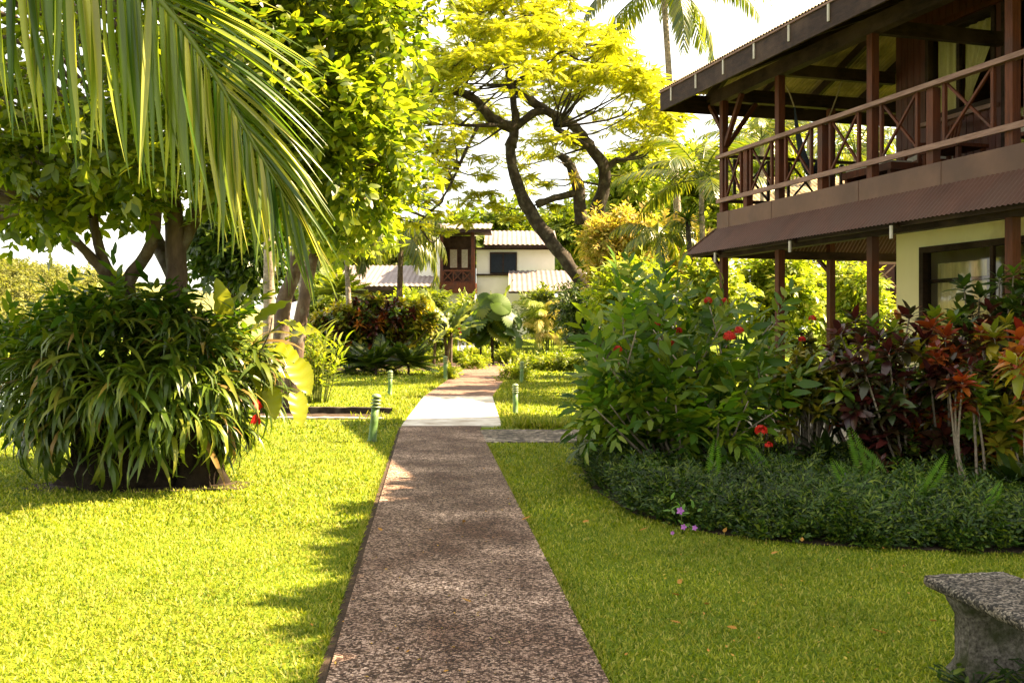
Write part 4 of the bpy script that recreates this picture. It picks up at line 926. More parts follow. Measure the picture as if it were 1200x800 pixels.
palm('drooping_palm', 'young coconut palm with drooping fronds in front of the far house', base_of(W(466, 400, Z)[0], Z), W(470, 283, Z), .12, fan(11, 2.6, r, (.2, 1.0), (1.9, 2.6), (.9, 1.3), .3), 67, ll=.85, nl=36, barkm='bark_brown', group=PG, rad=.03)
palm('drooping_palm', 'drooping palm with hanging fronds left of the young coconut palm', base_of(W(412, 400, 38)[0], 38), W(405, 280, 38), .10, fan(10, 2.2, r, (.2, 1.0), (1.9, 2.6), (.9, 1.3), 1.3), 68, ll=.8, nl=34, barkm='bark_pale', group=PG, rad=.03)
Z = 22.0
palm('coconut_palm', 'coconut palm with upright pale trunk behind the stump plants', base_of(W(314, 400, Z)[0], Z), W(318, 60, Z), .115, fan(12, 3.2, r, (.0, 1.2), (1.0, 1.8), (.5, .9)), 69, ll=.8, nl=36, group=PG, rad=.03)
palm('coconut_palm', 'coconut palm with slanted pale trunk left of the far roof', base_of(W(362, 400, 34)[0], 34), W(345, 200, 34), .14, fan(12, 3.0, r, (.0, 1.2), (1.0, 1.8), (.5, .9)), 70, ll=.8, nl=36, group=PG, rad=.03)
# thick leaning trunk between them
tl = tree('leaning_tree', 'thick mottled leaning trunk between two pale palm trunks', 'tree', base_of(W(326, 400, 20)[0], 20), [([base_of(W(326, 400, 20)[0], 20), W(331, 365, 20), W(343, 325, 20), W(350, 280, 20), W(362, 210, 20)], .18, .10)], ell_clumps(W(380, 190, 20), (1.2, 1.2, 1.2), 26, .4, r), SP_LEFT, .36, 26, MT['leaf_lime'], MT['bark_brown'], 71)
palm('dark_palm', 'dark green shaggy palm left of the skirt roof corner', base_of(W(768, 400, 25)[0], 25), W(772, 278, 25), .07, fan(12, 1.4, r, (.0, 1.1), (1.5, 2.2), (.6, 1.0)), 72, leafm='palm', ll=.45, nl=28, barkm='bark_dark', group=PG)
# spiky rosette near the skirt roof
sp = thing('spiky_plant', 'dark spiky rosette plant beside the skirt roof corner', 'plant', base_of(W(806, 400, 24)[0], 24))
m = MB(); b = np.array(sp.location); tp = W(806, 258, 24); m.tube(smooth_path([b, (b + tp) / 2 + [.1, 0, 0], tp], 5), np.linspace(.09, .06, 11), 8); part('stem', m, MT['bark_dark'], sp)
m = MB(); n = 60; d = rdir(n, r); d[:, 2] = np.abs(d[:, 2]) * .9 - .2; m.scatter(strip_T(5, .09, .5, .3), np.repeat(tp[None], n, 0), frames(d, np.array([0, 0, 1.0])), r.uniform(.55, .8, n)); part('leaves', m, MT['leaf_dark'], sp)

# coconut palm whose frond hangs into the top left of the view
npalm = thing('overhanging_palm', 'coconut palm whose big frond hangs down close by on the upper left', 'palm', (-4.1, 3.7, 0))
m = MB(); m.tube(smooth_path([(-4.1, 3.7, 0), (-3.9, 3.75, 1.9), (-3.35, 3.9, 3.75)], 10), np.linspace(.17, .12, 21), 12, wob=.05); part('trunk', m, MT['bark_pale'], npalm)
r = np.random.default_rng(81)
RP = smooth_path([(-3.35, 3.9, 3.8), W(-140, -170, 4.25), W(20, -95, 4.4), W(130, -38, 4.5), W(187, 0, 4.5), W(245, 78, 4.55), W(287, 150, 4.6), W(325, 215, 4.62), W(352, 258, 4.65)], 8)
m = MB(); m.tube(RP, np.linspace(.026, .006, len(RP)), 7)
seg = np.concatenate([[0], np.cumsum(np.linalg.norm(np.diff(RP, axis=0), axis=1))]); seg /= seg[-1]
NL = 118; LT = strip_T(8, .039, .2, .4, .75); LT2 = strip_T(8, .040, .3, .35, .6)
u = np.linspace(.10, .995, NL) + r.normal(0, .003, NL)
p = np.stack([np.interp(u, seg, RP[:, i]) for i in range(3)], -1)
tan = nrm(np.stack([np.interp(u + .02, seg, RP[:, i]) - np.interp(u - .02, seg, RP[:, i]) for i in range(3)], -1))
ln = np.interp(u, [.1, .3, .62, .8, 1.0], [.95, 1.02, .92, .74, .42]) * r.uniform(.93, 1.05, NL)
d = np.stack([r.normal(.02, .025, NL) + .05 * u, r.normal(-.1, .06, NL), -np.ones(NL)], -1) + tan * (.05 + .55 * np.clip((u - .75) / .25, 0, 1) ** 2)[:, None]
m.scatter(LT, p, frames(d, np.stack([r.normal(.3, .9, NL), -np.ones(NL) + r.normal(0, .4, NL), r.normal(.2, .2, NL)], -1)), ln)
NM = 84; u = np.linspace(.12, .99, NM) + r.normal(0, .003, NM)
p = np.stack([np.interp(u, seg, RP[:, i]) for i in range(3)], -1)
tan = nrm(np.stack([np.interp(np.minimum(u + .02, 1), seg, RP[:, i]) - np.interp(u - .02, seg, RP[:, i]) for i in range(3)], -1))
d = np.stack([np.full(NM, .95), r.normal(.1, .1, NM), np.interp(u, [0, .45, .6, .8, 1], [.1, -.15, -.3, -.75, -1.6])], -1) + tan * np.interp(u, [0, .5, 1], [.0, .03, .5])[:, None] + r.normal(0, .04, (NM, 3))
ln = np.interp(u, [.1, .3, .62, .8, 1.0], [.95, 1.0, .9, .74, .42]) * r.uniform(.93, 1.05, NM)
m.scatter(LT2, p, frames(d, np.stack([r.normal(.1, .2, NM), r.normal(-.5, .25, NM), np.ones(NM)], -1)), ln)
part('frond', m, MT['palm_near'], npalm)
for az, L, e0, bd in ((2.0, 2.6, .9, 1.3), (2.7, 3.0, .5, 1.4), (3.4, 3.0, .7, 1.5), (4.1, 2.6, .4, 1.4), (4.7, 2.4, .9, 1.2), (3.0, 2.4, 1.2, 1.0)):
    m = MB(); frond_mesh(m, (-3.35, 3.9, 3.75), az, L, e0, bd, r, 40, .7, .6, rad=.025); part('frond', m, MT['palm_near'], npalm)

# unseen tree added to shade the near lawn and path, crown above the view
r = np.random.default_rng(91)
cl = np.vstack([ell_clumps((8.4, 5.7, 6.6), (2.3, 2.1, .7), 95, .6, r, .05), ell_clumps((6.1, 5.4, 6.2), (.5, 2.4, .4), 34, .5, r, .1), ell_clumps((7.2, 2.8, 6.6), (1.4, 2.2, .7), 50, .6, r, .1), ell_clumps((5.0, 9.2, 5.9), (.15, 1.0, .2), 10, .25, r, .1), ell_clumps((8.2, 7.4, 6.2), (3.0, .7, .5), 64, .5, r, .05)])
ysh = np.arange(2.6, 10.3, .2); cl = np.vstack([cl, np.column_stack([ysh * 0, ysh + 6.2 * .12, 6.05 + r.uniform(-.2, .3, len(ysh)), r.uniform(.28, .42, len(ysh))])])
cl[:, 2] = np.maximum(cl[:, 2], 1.6 + .36 * np.maximum(cl[:, 1], 1) + 1.1)
kx_ = math.sin(SUN_AZ) / math.tan(SUN_EL); ky_ = math.cos(SUN_AZ) / math.tan(SUN_EL)
lim = xl(cl[:, 1] - cl[:, 2] * ky_) - 0.03 + cl[:, 2] * kx_ + cl[:, 3] + .25
cl[:, 0] = np.where(cl[:, 0] < lim, lim + r.uniform(0, .5, len(cl)), cl[:, 0])  # clumps pushed right so their shadow stops at the path edge
tree('added_shade_tree', 'unseen leafy tree added behind the stone bench to shade the near lawn', 'tree', (6.2, 4.3, 0), [([(6.2, 4.3, 0), (6.15, 4.4, 2), (6.3, 4.6, 4.5), (6.6, 5.0, 6.4)], .22, .08), ([(6.3, 4.6, 4.4), (5.6, 6.6, 5.6), (4.8, 8.6, 6.1)], .09, .03)], cl, spray_T(LEAF_S, 7, 1, .5, r), .55, 50, MT['leaf_mid'], MT['bark_brown'], 92)


# ------------------------------------------------------------------ plants
def frames_z(ax, roll):
    ax = nrm(ax); ref = np.stack([np.cos(roll), np.sin(roll), 0 * roll], -1)
    y = nrm(np.cross(ax, ref)); x = np.cross(y, ax); return np.stack([x, y, ax], -1)
def stump(M, x, y, rx, ry, h, r, lump=.16):
    a = np.linspace(0, 2 * np.pi, 20, endpoint=False); zs = np.linspace(0, h, 9)
    ph = r.uniform(0, 6, 3)
    V = []
    for z in zs:
        k = (1.15 - .3 * (z / h) ** .5) * (1 + lump * np.sin(3 * a + ph[0] + z) + lump * .7 * np.sin(5 * a + ph[1] - 2 * z) + r.normal(0, .05, 20)); k = np.where(z == zs[0], k * 1.12, k)
        V.append(np.stack([x + rx * k * np.cos(a), y + ry * k * np.sin(a), 0 * a + z], -1))
    V = np.vstack(V); i = np.arange(8)[:, None] * 20; j = np.arange(20)[None]; j2 = (j + 1) % 20
    M.add(V, None, np.stack([i + j, i + j2, i + 20 + j2, i + 20 + j], -1).reshape(-1, 4))
r = np.random.default_rng(101)
MC = np.array([-3.85, 10.3, 1.02])
mound = thing('stump_plants', 'dark old stump smothered in hanging strap leaved plants under the broad leaved tree', 'plant', (-3.85, 10.35, 0))
m = MB(); stump(m, -4.1, 10.35, .5, .42, 1.3, r); stump(m, -3.22, 10.25, .2, .2, 1.0, r); stump(m, -3.7, 10.4, .35, .35, 1.2, r); part('stump', m, MT['stump'], mound)
def rosettes(nr, nl, c, rad, T, L, zmin=-.8, front=0.0, e=(-.5, 1.0)):
    u = rdir(nr * 2, r); u = u[(u[:, 2] > zmin) & (u[:, 1] < .55)][:nr]; nn = len(u)
    p = c + u * rad * r.uniform(.55, 1.06, nn)[:, None]
    idx = np.repeat(np.arange(nn), nl); az = r.uniform(0, 2 * np.pi, len(idx))
    d = u[idx] * 1.0 + np.stack([np.cos(az), np.sin(az), 0 * az], -1) * .75 + np.array([0, 0, 1.0]) * r.uniform(*e, len(idx))[:, None]
    return p[idx] + r.normal(0, .02, (len(idx), 3)), d, L * r.uniform(.45, 1.25, len(idx)) * r.uniform(.7, 1.2, nn)[idx]
m = MB()
ST = [strip_T(6, .085, dr, .5, .3) for dr in (1.3, 1.9, 2.4)]
for T in ST:
    p, d, L = rosettes(92, 12, MC, np.array([1.28, 1.0, .8]), T, .49)
    m.scatter(T, p, frames(d, np.array([0, 0, 1.0]) + r.normal(0, .25, d.shape)), L)
part('strap_leaves', m, MT['strap'], mound)
m = MB(); cl = np.array([(-4.9, 10.2, 1.35, .42), (-5.1, 10.4, 1.0, .42), (-4.5, 10.1, 1.75, .38), (-4.0, 10.1, 1.85, .36), (-3.5, 10.2, 1.8, .38), (-3.0, 10.3, 1.6, .38), (-4.7, 10.0, 1.1, .35), (-4.2, 9.8, 1.6, .35), (-5.2, 10.2, 1.5, .3), (-3.2, 10.0, 1.3, .3), (-4.3, 10.2, 1.3, .5), (-3.6, 10.0, 1.3, .4)])
clump_twigs(m, cl, 34, spray_T(leaf_T(.36, .15, .25), 8, 1, .5, r), .36, r, up=1.0, droop=.1); part('broad_leaves', m, MT['ixora'], mound)
# climbing large-leaved plant on its right side
def big_leaf(M, c, d, up, L, Wd, curl=.25, fold=.15, heart=.16, mi=0, lobes=0.0):
    k = 17; t = np.linspace(0, 1, k); w = Wd / 2 * np.sin(np.pi * np.clip(.12 + .88 * t, 0, 1)) ** .75 * (1 - .15 * t)
    w[-1] = .004; w = w * (1 - lobes * (np.arange(k) % 2)); wav = .035 * np.sin(t * 26)
    R = frames(np.array([d], float), np.array(up, float))[0]
    def tr(x, y, z): return np.asarray(c) + (R @ np.stack([x, y, z])).T
    zc = -curl * L * t * t
    Lf = tr(-w, t * L - heart * L * (w / (Wd / 2)) * (1 - t), zc + fold * w + wav * L); Md = tr(0 * w, t * L, zc); Rt = tr(w, t * L - heart * L * (w / (Wd / 2)) * (1 - t), zc + fold * w - wav * L)
    i = np.arange(k - 1)
    M.add(np.concatenate([Lf, Md, Rt]), None, np.vstack([np.stack([i, i + k, i + k + 1, i + 1], -1), np.stack([i + k, i + 2 * k, i + 2 * k + 1, i + k + 1], -1)]), mi)
phil = thing('climbing_plant', 'bright climbing plant with huge yellow green leaves on the right of the stump', 'plant', (-2.9, 10.5, 0))
def petiole(a, b, rad=.012):
    m = MB(); a = np.array(a); b = np.array(b); mid = (a + b) / 2 + [0, 0, .12]; m.tube(smooth_path([a, mid, b], 6), rad, 6); part('stalk', m, MT['stem_green'], phil)
root = np.array([-2.95, 10.45, .9])
for px, py, Z, dx, dz, L, Wd, cu in ((330, 378, 10.8, .9, -.1, .36, .30, .3), (322, 408, 10.4, .8, -.5, .45, .36, .3), (345, 425, 10.2, .6, -.9, .42, .34, .2), (346, 462, 10.0, .35, -1, .38, .26, .2), (300, 425, 10.3, .5, -.8, .5, .36, .3), (318, 455, 10.2, .2, -1, .36, .26, .2), (280, 400, 10.2, .5, .6, .45, .34, .4), (262, 372, 10.3, .1, 1, .45, .3, .3), (305, 440, 10.6, .9, .2, .4, .3, .3), (340, 395, 11.0, .7, .4, .42, .34, .4)):
    c = W(px, py, Z); d = np.array([dx, -.45, dz]); petiole(root, c); m = MB(); big_leaf(m, c, d, (.1 + r.normal(0, .3), -.5, 1), L * .9, Wd * .85, cu, .3, lobes=.07); part('leaf', m, MT['taro'], phil)
for px, py, Z, dx, dz, L in ((268, 388, 10.6, .28, 1, .62), (276, 385, 10.8, .5, 1, .6), (240, 395, 10.4, -.2, 1, .4), (300, 378, 10.9, .9, .7, .45)):
    c = W(px, py, Z); m = MB(); big_leaf(m, c, (dx, -.1, dz), (-.8, -.7, .3), L, .2, .15, .3, .02); part('leaf', m, MT['leaf_lime'], phil)
m = MB(); m.tube(smooth_path([W(303, 415, 10.0), W(315, 392, 10.0), W(319, 372, 10.0)], 6), .008, 6); part('stalk', m, MT['bark_dark'], phil)
pf = thing('hanging_flower', 'red hanging flower spike on the right edge of the stump plants', 'flower', W(300, 468, 10.0))
m = MB(); m.tube(smooth_path([W(285, 430, 10.1), W(298, 452, 10.0), W(301, 480, 10.0), W(303, 516, 10.0)], 6), .007, 6); part('stalk', m, MT['stem_green'], pf)
for py in (472, 489):
    m = MB(); p = W(301, py, 10.0); n = 9; d = np.stack([r.normal(0, .35, n), r.normal(0, .35, n), -np.ones(n)], -1)
    m.scatter(leaf_T(.4, .2, .1), np.repeat(p[None] + [0, 0, .04], n, 0), frames(d, rdir(n, r)), .12); part('bloom', m, MT['flower_red'], pf)
# yellow upright clump beyond
def cane_clump(name, label, base, n, h, spread, T, leafL, leafm, seed, cat='plant', group=None, pairs=6, rad=.012, flower=None, tilt=.35):
    r = np.random.default_rng(seed); o = thing(name, label, cat, base, group=group); b = np.array(base, float)
    ms = MB(); ml = MB()
    for k in range(n):
        az = r.uniform(0, 2 * np.pi); q = r.uniform(0, 1); hh = h * r.uniform(.6, 1.05)
        f = b + [spread * .35 * q * math.cos(az), spread * .35 * q * math.sin(az), 0]; t_ = b + [spread * q * math.cos(az), spread * q * math.sin(az), hh]
        Q = smooth_path([f, (f + t_) / 2 + [0, 0, .08 * h], t_], 5); ms.tube(Q, np.linspace(rad, rad * .4, len(Q)), 5)
        u = np.linspace(.25, 1, pairs); p = np.stack([np.interp(u, np.linspace(0, 1, len(Q)), Q[:, i]) for i in range(3)], -1)
        a2 = r.uniform(0, 6) + np.arange(pairs) * np.pi + r.normal(0, .4, pairs)
        d = np.stack([np.cos(a2), np.sin(a2), np.full(pairs, tilt) + u * .8], -1)
        ml.scatter(T, p, frames(d, np.array([0, 0, 1.0]) + r.normal(0, .2, (pairs, 3))), leafL * r.uniform(.7, 1.1, pairs))
    part('canes', ms, MT['stem_green'], o); part('leaves', ml, leafm, o)
    if flower:
        for (px, py, Z) in flower:
            m = MB(); p = W(px, py, Z); d = np.stack([r.normal(0, .5, 8), r.normal(0, .5, 8), np.ones(8)], -1)
            m.scatter(leaf_T(.35, .2, .1), np.repeat(p[None], 8, 0), frames(d, rdir(8, r)), .35); part('flower', m, MT['cro_orange'], o)
    return o
cane_clump('ginger_clump', 'yellow green ginger clump of upright canes on the lawn behind the climbing plant', base_of(W(372, 400, 21.5)[0], 21.5), 60, 1.55, .75, strip_T(5, .13, .7, .4, .25), .42, MT['leaf_lime'], 111)
cane_clump('ginger_clump', 'ginger clump with orange flower heads in front of the maroon tipped shrub', base_of(W(352, 400, 30)[0], 30), 26, 1.7, .5, strip_T(5, .13, .6, .4, .25), .45, MT['leaf_lime'], 112, flower=[(349, 385, 30), (354, 402, 30), (366, 428, 30)])

# shrubs whose leaves stand in whorls at the stem ends
CL = leaf_T(.46, .2, .38)
WH = [whorl_T(CL, 17, np.random.default_rng(k), (-15, 70)) for k in range(4)]
CMATS = ['cro_dark', 'cro_red', 'cro_green', 'cro_yellow', 'cro_orange', 'leaf_dark']
def whorl_shrub(name, label, base, tips, seed, group=None, leaf=.225, stem=.013, lower=5, cat='shrub', stemm='stem_pale'):
    """tips: list of (point, material index)"""
    r = np.random.default_rng(seed); o = thing(name, label, cat, base, group=group); b = np.array(base, float)
    ms = MB(); ml = MB(); tips = list(tips); nodes = [b + [0, 0, .05]]
    for k, (p, mi) in enumerate(tips):
        p = np.asarray(p, float); f = b + r.normal(0, .05, 3) * [1, 1, 0]
        mid = f * .45 + p * .55 + r.normal(0, .06, 3); mid[2] = f[2] + (p[2] - f[2]) * .42
        Q = smooth_path([f, mid, p], 6); ms.tube(Q, np.linspace(stem * 1.3, stem * .6, len(Q)), 6, wob=.06, r=r)
        ax = nrm(Q[-1] - Q[-4]) + [0, 0, .4]
        ml.scatter(WH[k % 4], [p], frames_z(np.array([ax]), np.array([r.uniform(0, 6)])), leaf * r.uniform(.8, 1.1), mi)
        for j in range(lower):
            u = 1 - .11 * (j + 1); q = np.array([np.interp(u, np.linspace(0, 1, len(Q)), Q[:, i]) for i in range(3)]) + r.normal(0, .1, 3)
            mj = mi if r.uniform() < .55 else int(r.choice([0, 2, 2, 5, 3, 3, 1]))
            ml.scatter(WH[(k + j) % 4], [q], frames_z(np.array([ax + r.normal(0, .35, 3)]), np.array([r.uniform(0, 6)])), leaf * r.uniform(.7, 1.0), mj)
    part('stems', ms, MT[stemm], o); part('leaves', ml, [MT[c] for c in CMATS], o); return o
def tip_cloud(c, rad, n, mats, r, top=True):
    u = rdir(n, r)
    if top: u[:, 2] = np.abs(u[:, 2]) * 1.0 - .35
    p = np.asarray(c) + u * np.asarray(rad) * r.uniform(.55, 1, n)[:, None]
    return [(p[i], int(r.choice(mats))) for i in range(n)]
r = np.random.default_rng(121)
CG = 'crotons in front of the cream wall'
def tips(lst): return [(W(px, py, Z), mi) for px, py, Z, mi in lst]
whorl_shrub('croton', 'dark maroon croton with pale bare stems, left of the cream wall corner', (W(1062, 540, 9.9)[0], 9.9, 0),
    tips([(985, 392, 9.9, 0), (1002, 376, 10.1, 0), (1010, 405, 9.6, 0), (998, 425, 9.5, 0), (1030, 398, 9.8, 0), (1042, 415, 9.5, 0), (1022, 384, 10.2, 2), (1048, 388, 9.8, 2), (1058, 405, 9.6, 0), (1052, 378, 10.4, 4), (975, 412, 9.8, 0), (1015, 440, 9.4, 0), (1066, 372, 10.3, 0)]), 122, CG, lower=7)
whorl_shrub('croton', 'red and orange tipped croton under the ground floor window', (W(1106, 540, 10.3)[0], 10.3, 0),
    tips([(1092, 385, 10.2, 1), (1108, 396, 9.9, 1), (1098, 412, 9.8, 1), (1116, 378, 10.4, 2), (1122, 412, 9.9, 0), (1084, 402, 10.1, 0), (1110, 430, 9.7, 0), (1096, 372, 10.6, 2), (1090, 440, 9.7, 0), (1130, 395, 10.2, 0)]), 123, CG, lower=7)
whorl_shrub('croton', 'slender croton with one leaning pale stem and reddish leaves', (W(1146, 575, 8.9)[0], 8.9, 0),
    tips([(1128, 448, 8.8, 1), (1120, 440, 8.9, 0), (1138, 432, 9.0, 0), (1112, 452, 8.9, 0), (1142, 455, 8.9, 2)]), 124, CG, lower=1, leaf=.2)
whorl_shrub('croton', 'tall dark green croton rising against the window beside the right post', (W(1165, 540, 10.6)[0], 10.6, 0),
    tips([(1130, 338, 10.6, 5), (1148, 350, 10.5, 5), (1172, 330, 10.6, 5), (1188, 322, 10.6, 2), (1198, 345, 10.6, 5), (1160, 368, 10.4, 0), (1140, 372, 10.5, 0), (1182, 362, 10.4, 5), (1205, 330, 10.7, 5), (1218, 355, 10.6, 5), (1150, 390, 10.2, 4), (1192, 385, 10.2, 0)]), 125, CG, lower=7)
whorl_shrub('croton', 'yellow and olive croton at the right edge of the bed', (W(1185, 560, 9.2)[0], 9.2, 0),
    tips([(1165, 395, 9.4, 3), (1180, 382, 9.5, 3), (1195, 410, 9.2, 3), (1172, 425, 9.2, 3), (1188, 445, 9.0, 3), (1200, 468, 8.9, 3), (1168, 462, 9.1, 3), (1152, 410, 9.4, 0), (1182, 492, 8.9, 3), (1155, 440, 9.3, 0), (1210, 430, 9.2, 3), (1212, 395, 9.4, 2)]), 126, CG, lower=7)
whorl_shrub('croton', 'bright orange and red croton nearest the viewer at the right picture edge', (W(1235, 600, 8.2)[0], 8.2, 0),
    tips([(1200, 398, 8.2, 1), (1196, 418, 8.1, 4), (1210, 432, 8.1, 4), (1216, 392, 8.3, 4), (1212, 452, 8.1, 1), (1228, 415, 8.2, 1), (1240, 440, 8.2, 4)]), 127, CG, lower=1, leaf=.22)
whorl_shrub('croton', 'yellow green croton between the red flowered bush and the maroon croton', (W(945, 540, 10.8)[0], 10.8, 0),
    tip_cloud(W(942, 440, 10.8), (.5, .45, .72), 34, [3, 3, 3, 2], r), 128, CG, lower=2, leaf=.17)
whorl_shrub('croton', 'low dark croton in the shade beneath the window', (W(1120, 530, 10.9)[0], 10.9, 0),
    tip_cloud(W(1105, 452, 10.9), (.75, .35, .45), 26, [0, 5, 5, 0, 2], r), 129, CG, lower=2, leaf=.2)
whorl_shrub('croton', 'low dark croton in the shade behind the bare stems', (W(1020, 530, 11.2)[0], 11.2, 0),
    tip_cloud(W(1010, 455, 11.2), (.75, .35, .5), 26, [0, 5, 5, 2, 3], r), 130, CG, lower=2, leaf=.2)
# distant croton mass and ferny plants left of the path
whorl_shrub('croton', 'big rounded croton of mixed yellow and maroon leaves left of the far path', base_of(W(432, 400, 37)[0], 37),
    [t_ for c, n_, mm in ((W(440, 368, 37), 70, [3, 0, 0, 2, 4]), (W(478, 372, 37.5), 55, [3, 3, 2]), (W(400, 378, 37), 60, [3, 3, 2, 0])) for t_ in tip_cloud(c, (1.3, 1.0, 1.15), n_, mm, r)], 131, lower=3, leaf=.34, stem=.03, stemm='twig')
whorl_shrub('croton', 'olive croton left of the big rounded one, under the sloping roof', base_of(W(372, 400, 38)[0], 38),
    tip_cloud(W(372, 385, 38), (1.1, .9, .8), 46, [3, 3, 2, 5], r), 132, lower=3, leaf=.32, stem=.03, stemm='twig')
def rosette_plant(name, label, base, top, n, L, T, leafm, seed, group=None, h=0, rad=.05, e=(-.1, 1.2), cat='plant'):
    r = np.random.default_rng(seed); o = thing(name, label, cat, base, group=group); b = np.array(base, float); tp = np.array(top, float)
    if tp[2] - b[2] > .1: m = MB(); m.tube(smooth_path([b, (b + tp) / 2 + [.03, 0, 0], tp], 5), np.linspace(rad, rad * .8, 11), 8, wob=.05, r=r); part('stem', m, MT['bark_brown'], o)
    az = np.arange(n) * 2.39996 + r.uniform(0, .5, n); el = np.interp(np.arange(n), [0, n], e) + r.normal(0, .12, n)
    d = np.stack([np.cos(az) * np.cos(el), np.sin(az) * np.cos(el), np.sin(el)], -1)
    m = MB(); m.scatter(T, np.repeat(tp[None], n, 0), frames(d, np.array([0, 0, 1.0]) + r.normal(0, .15, (n, 3))), L * r.uniform(.8, 1.1, n)); part('leaves', m, leafm, o); return o
FRN = combine(LEAF_S, np.stack([0 * (tt := np.repeat(np.linspace(.12, 1, 15), 2)), tt, -.35 * tt ** 2], -1), frames(np.stack([np.tile([1., -1], 15), .3 + .3 * tt, -.3 * tt], -1), np.array([0, 0, 1.0])), .26 * np.sin(np.pi * (.12 + .86 * tt)) ** .7)
for k, (px, Z, L, lab) in enumerate(((405, 35, 1.2, 'dark cycad with feathery fronds at the foot of the rounded croton, leftmost'), (440, 34.6, 1.3, 'dark cycad with feathery fronds at the foot of the rounded croton, middle'), (478, 34.8, 1.2, 'dark cycad with feathery fronds at the foot of the rounded croton, nearest the bollards'))):
    b = base_of(W(px, 400, Z)[0], Z); rosette_plant('cycad', lab, b, np.array(b) + [0, 0, .35], 30, L, FRN, MT['leaf_dark'], 140 + k, 'cycads under the rounded croton', e=(.0, 1.1))
b = base_of(W(392, 400, 40)[0], 40); rosette_plant('cycad', 'spiky cycad crown standing above the olive croton', b, W(395, 345, 40), 26, 1.5, FRN, MT['leaf_mid'], 144, e=(.1, 1.2), rad=.12)
# broad banana-like plant and fan palm either side of the far path
r = np.random.default_rng(151)
pl = thing('broad_leaf_plant', 'tall plant with big upright paddle leaves on thin trunks left of the fan palm', 'plant', base_of(W(512, 400, 42)[0], 42))
b = np.array(pl.location)
for k in range(9):
    f = b + [r.uniform(-1.1, .9), r.uniform(-.6, .5), 0]; m = MB(); tp = f + [r.uniform(-.2, .2), 0, r.uniform(1.0, 2.0)]; m.tube(smooth_path([f, (f + tp) / 2, tp], 4), .06, 7); part('trunk', m, MT['bark_brown'], pl)
    m = MB()
    for j in range(10):
        az = j * 2.4 + r.uniform(-.3, .3); e = r.uniform(.1, 1.35); big_leaf(m, tp, (math.cos(az) * math.cos(e), math.sin(az) * math.cos(e), math.sin(e)), (0.1, -.3, 1), r.uniform(1.0, 1.7), r.uniform(.24, .36), r.uniform(.2, .6), .25, .02)
    part('leaf_cluster', m, MT['leaf_mid'], pl)
fp = thing('fan_palm', 'small fan palm with round pleated leaves on slim trunks right of the paddle leaved plant', 'palm', base_of(W(577, 400, 44)[0], 44))
b = np.array(fp.location)
def fan_leaf(M, c, nrml, R_, cutv=.9):
    n = 26; a = np.linspace(-np.pi * cutv, np.pi * cutv, n * 2 + 1); Rr = frames_z(np.array([nrml], float), np.array([r.uniform(0, 6)]))[0]
    rr = R_ * (1 - .06 * (np.arange(n * 2 + 1) % 2)) ; z = .09 * R_ * ((np.arange(n * 2 + 1) % 2) * 2 - 1) - .12 * R_
    V = np.vstack([np.zeros((1, 3)), np.stack([.5 * rr * np.cos(a), .5 * rr * np.sin(a), z * .5], -1), np.stack([rr * np.cos(a), rr * np.sin(a), z - .08 * R_], -1)]); V = (Rr @ V.T).T + c
    i = np.arange(n * 2); N = n * 2 + 1
    M.add(V, np.stack([0 * i, 1 + i, 2 + i], -1), np.stack([1 + i, 1 + N + i, 2 + N + i, 2 + i], -1))
m = MB(); m.tube([b, b + [0, 0, 1.2], b + [.05, 0, 2.0]], .07, 8); part('trunk', m, MT['bark_dark'], fp)
m = MB(); m.tube([b + [-.5, .2, 0], b + [-.55, .2, 1.4]], .05, 8); part('trunk', m, MT['bark_dark'], fp)
for k in range(26):
    q = r.uniform(.3, 1); a = r.uniform(0, 2 * np.pi); c = b + np.array([1.15 * q * math.cos(a), .8 * q * math.sin(a), r.uniform(1.2, 2.75)]); R_ = r.uniform(.48, .72)
    nv_ = (math.cos(a) * .8, math.sin(a) * .8 - .45, r.uniform(.25, 1.0)); m = MB(); fan_leaf(m, c, nv_, R_, r.uniform(.72, .92))
    m.tube(smooth_path([b + [0, 0, 1.5], (b + [0, 0, 1.8] + c) / 2 + [0, 0, .1], c], 4), .014, 5); part('leaf', m, MT['leaf_lime'] if k % 6 == 0 else MT['fan_leaf'], fp)
for k in range(5):
    m = MB(); a = r.uniform(0, 6.28); big_leaf(m, b + [.15, 0, 2.0], (.3 * math.cos(a), .3 * math.sin(a), 1), (-.8, -1, .1), (1.9, 1.3, 1.2, 1.2, 1.0)[k], .26, .2, .3, .02); part('leaf', m, MT['leaf_lime'] if k < 2 else MT['fan_leaf'], fp)
# pink ginger flower by the far walk
b = base_of(W(539, 400, 49)[0], 49)
gf = thing('pink_flower', 'pink flower spike on a pale stem between the paddle leaved plant and fan palm', 'flower', b)
m = MB(); m.tube([b, W(539, 392, 49), W(540, 380, 49)], .04, 6); part('stalk', m, MT['stem_pale'], gf)
m = MB(); n = 30; d = rdir(n, r); d[:, 2] = np.abs(d[:, 2]) + .6; p = W(539, 393, 49)[None] + np.stack([0 * d[:, 0], 0 * d[:, 0], r.uniform(0, .45, n)], -1); m.scatter(leaf_T(.4), p, frames(d, rdir(n, r)), .22); part('bloom', m, MT['flower_red'], gf)
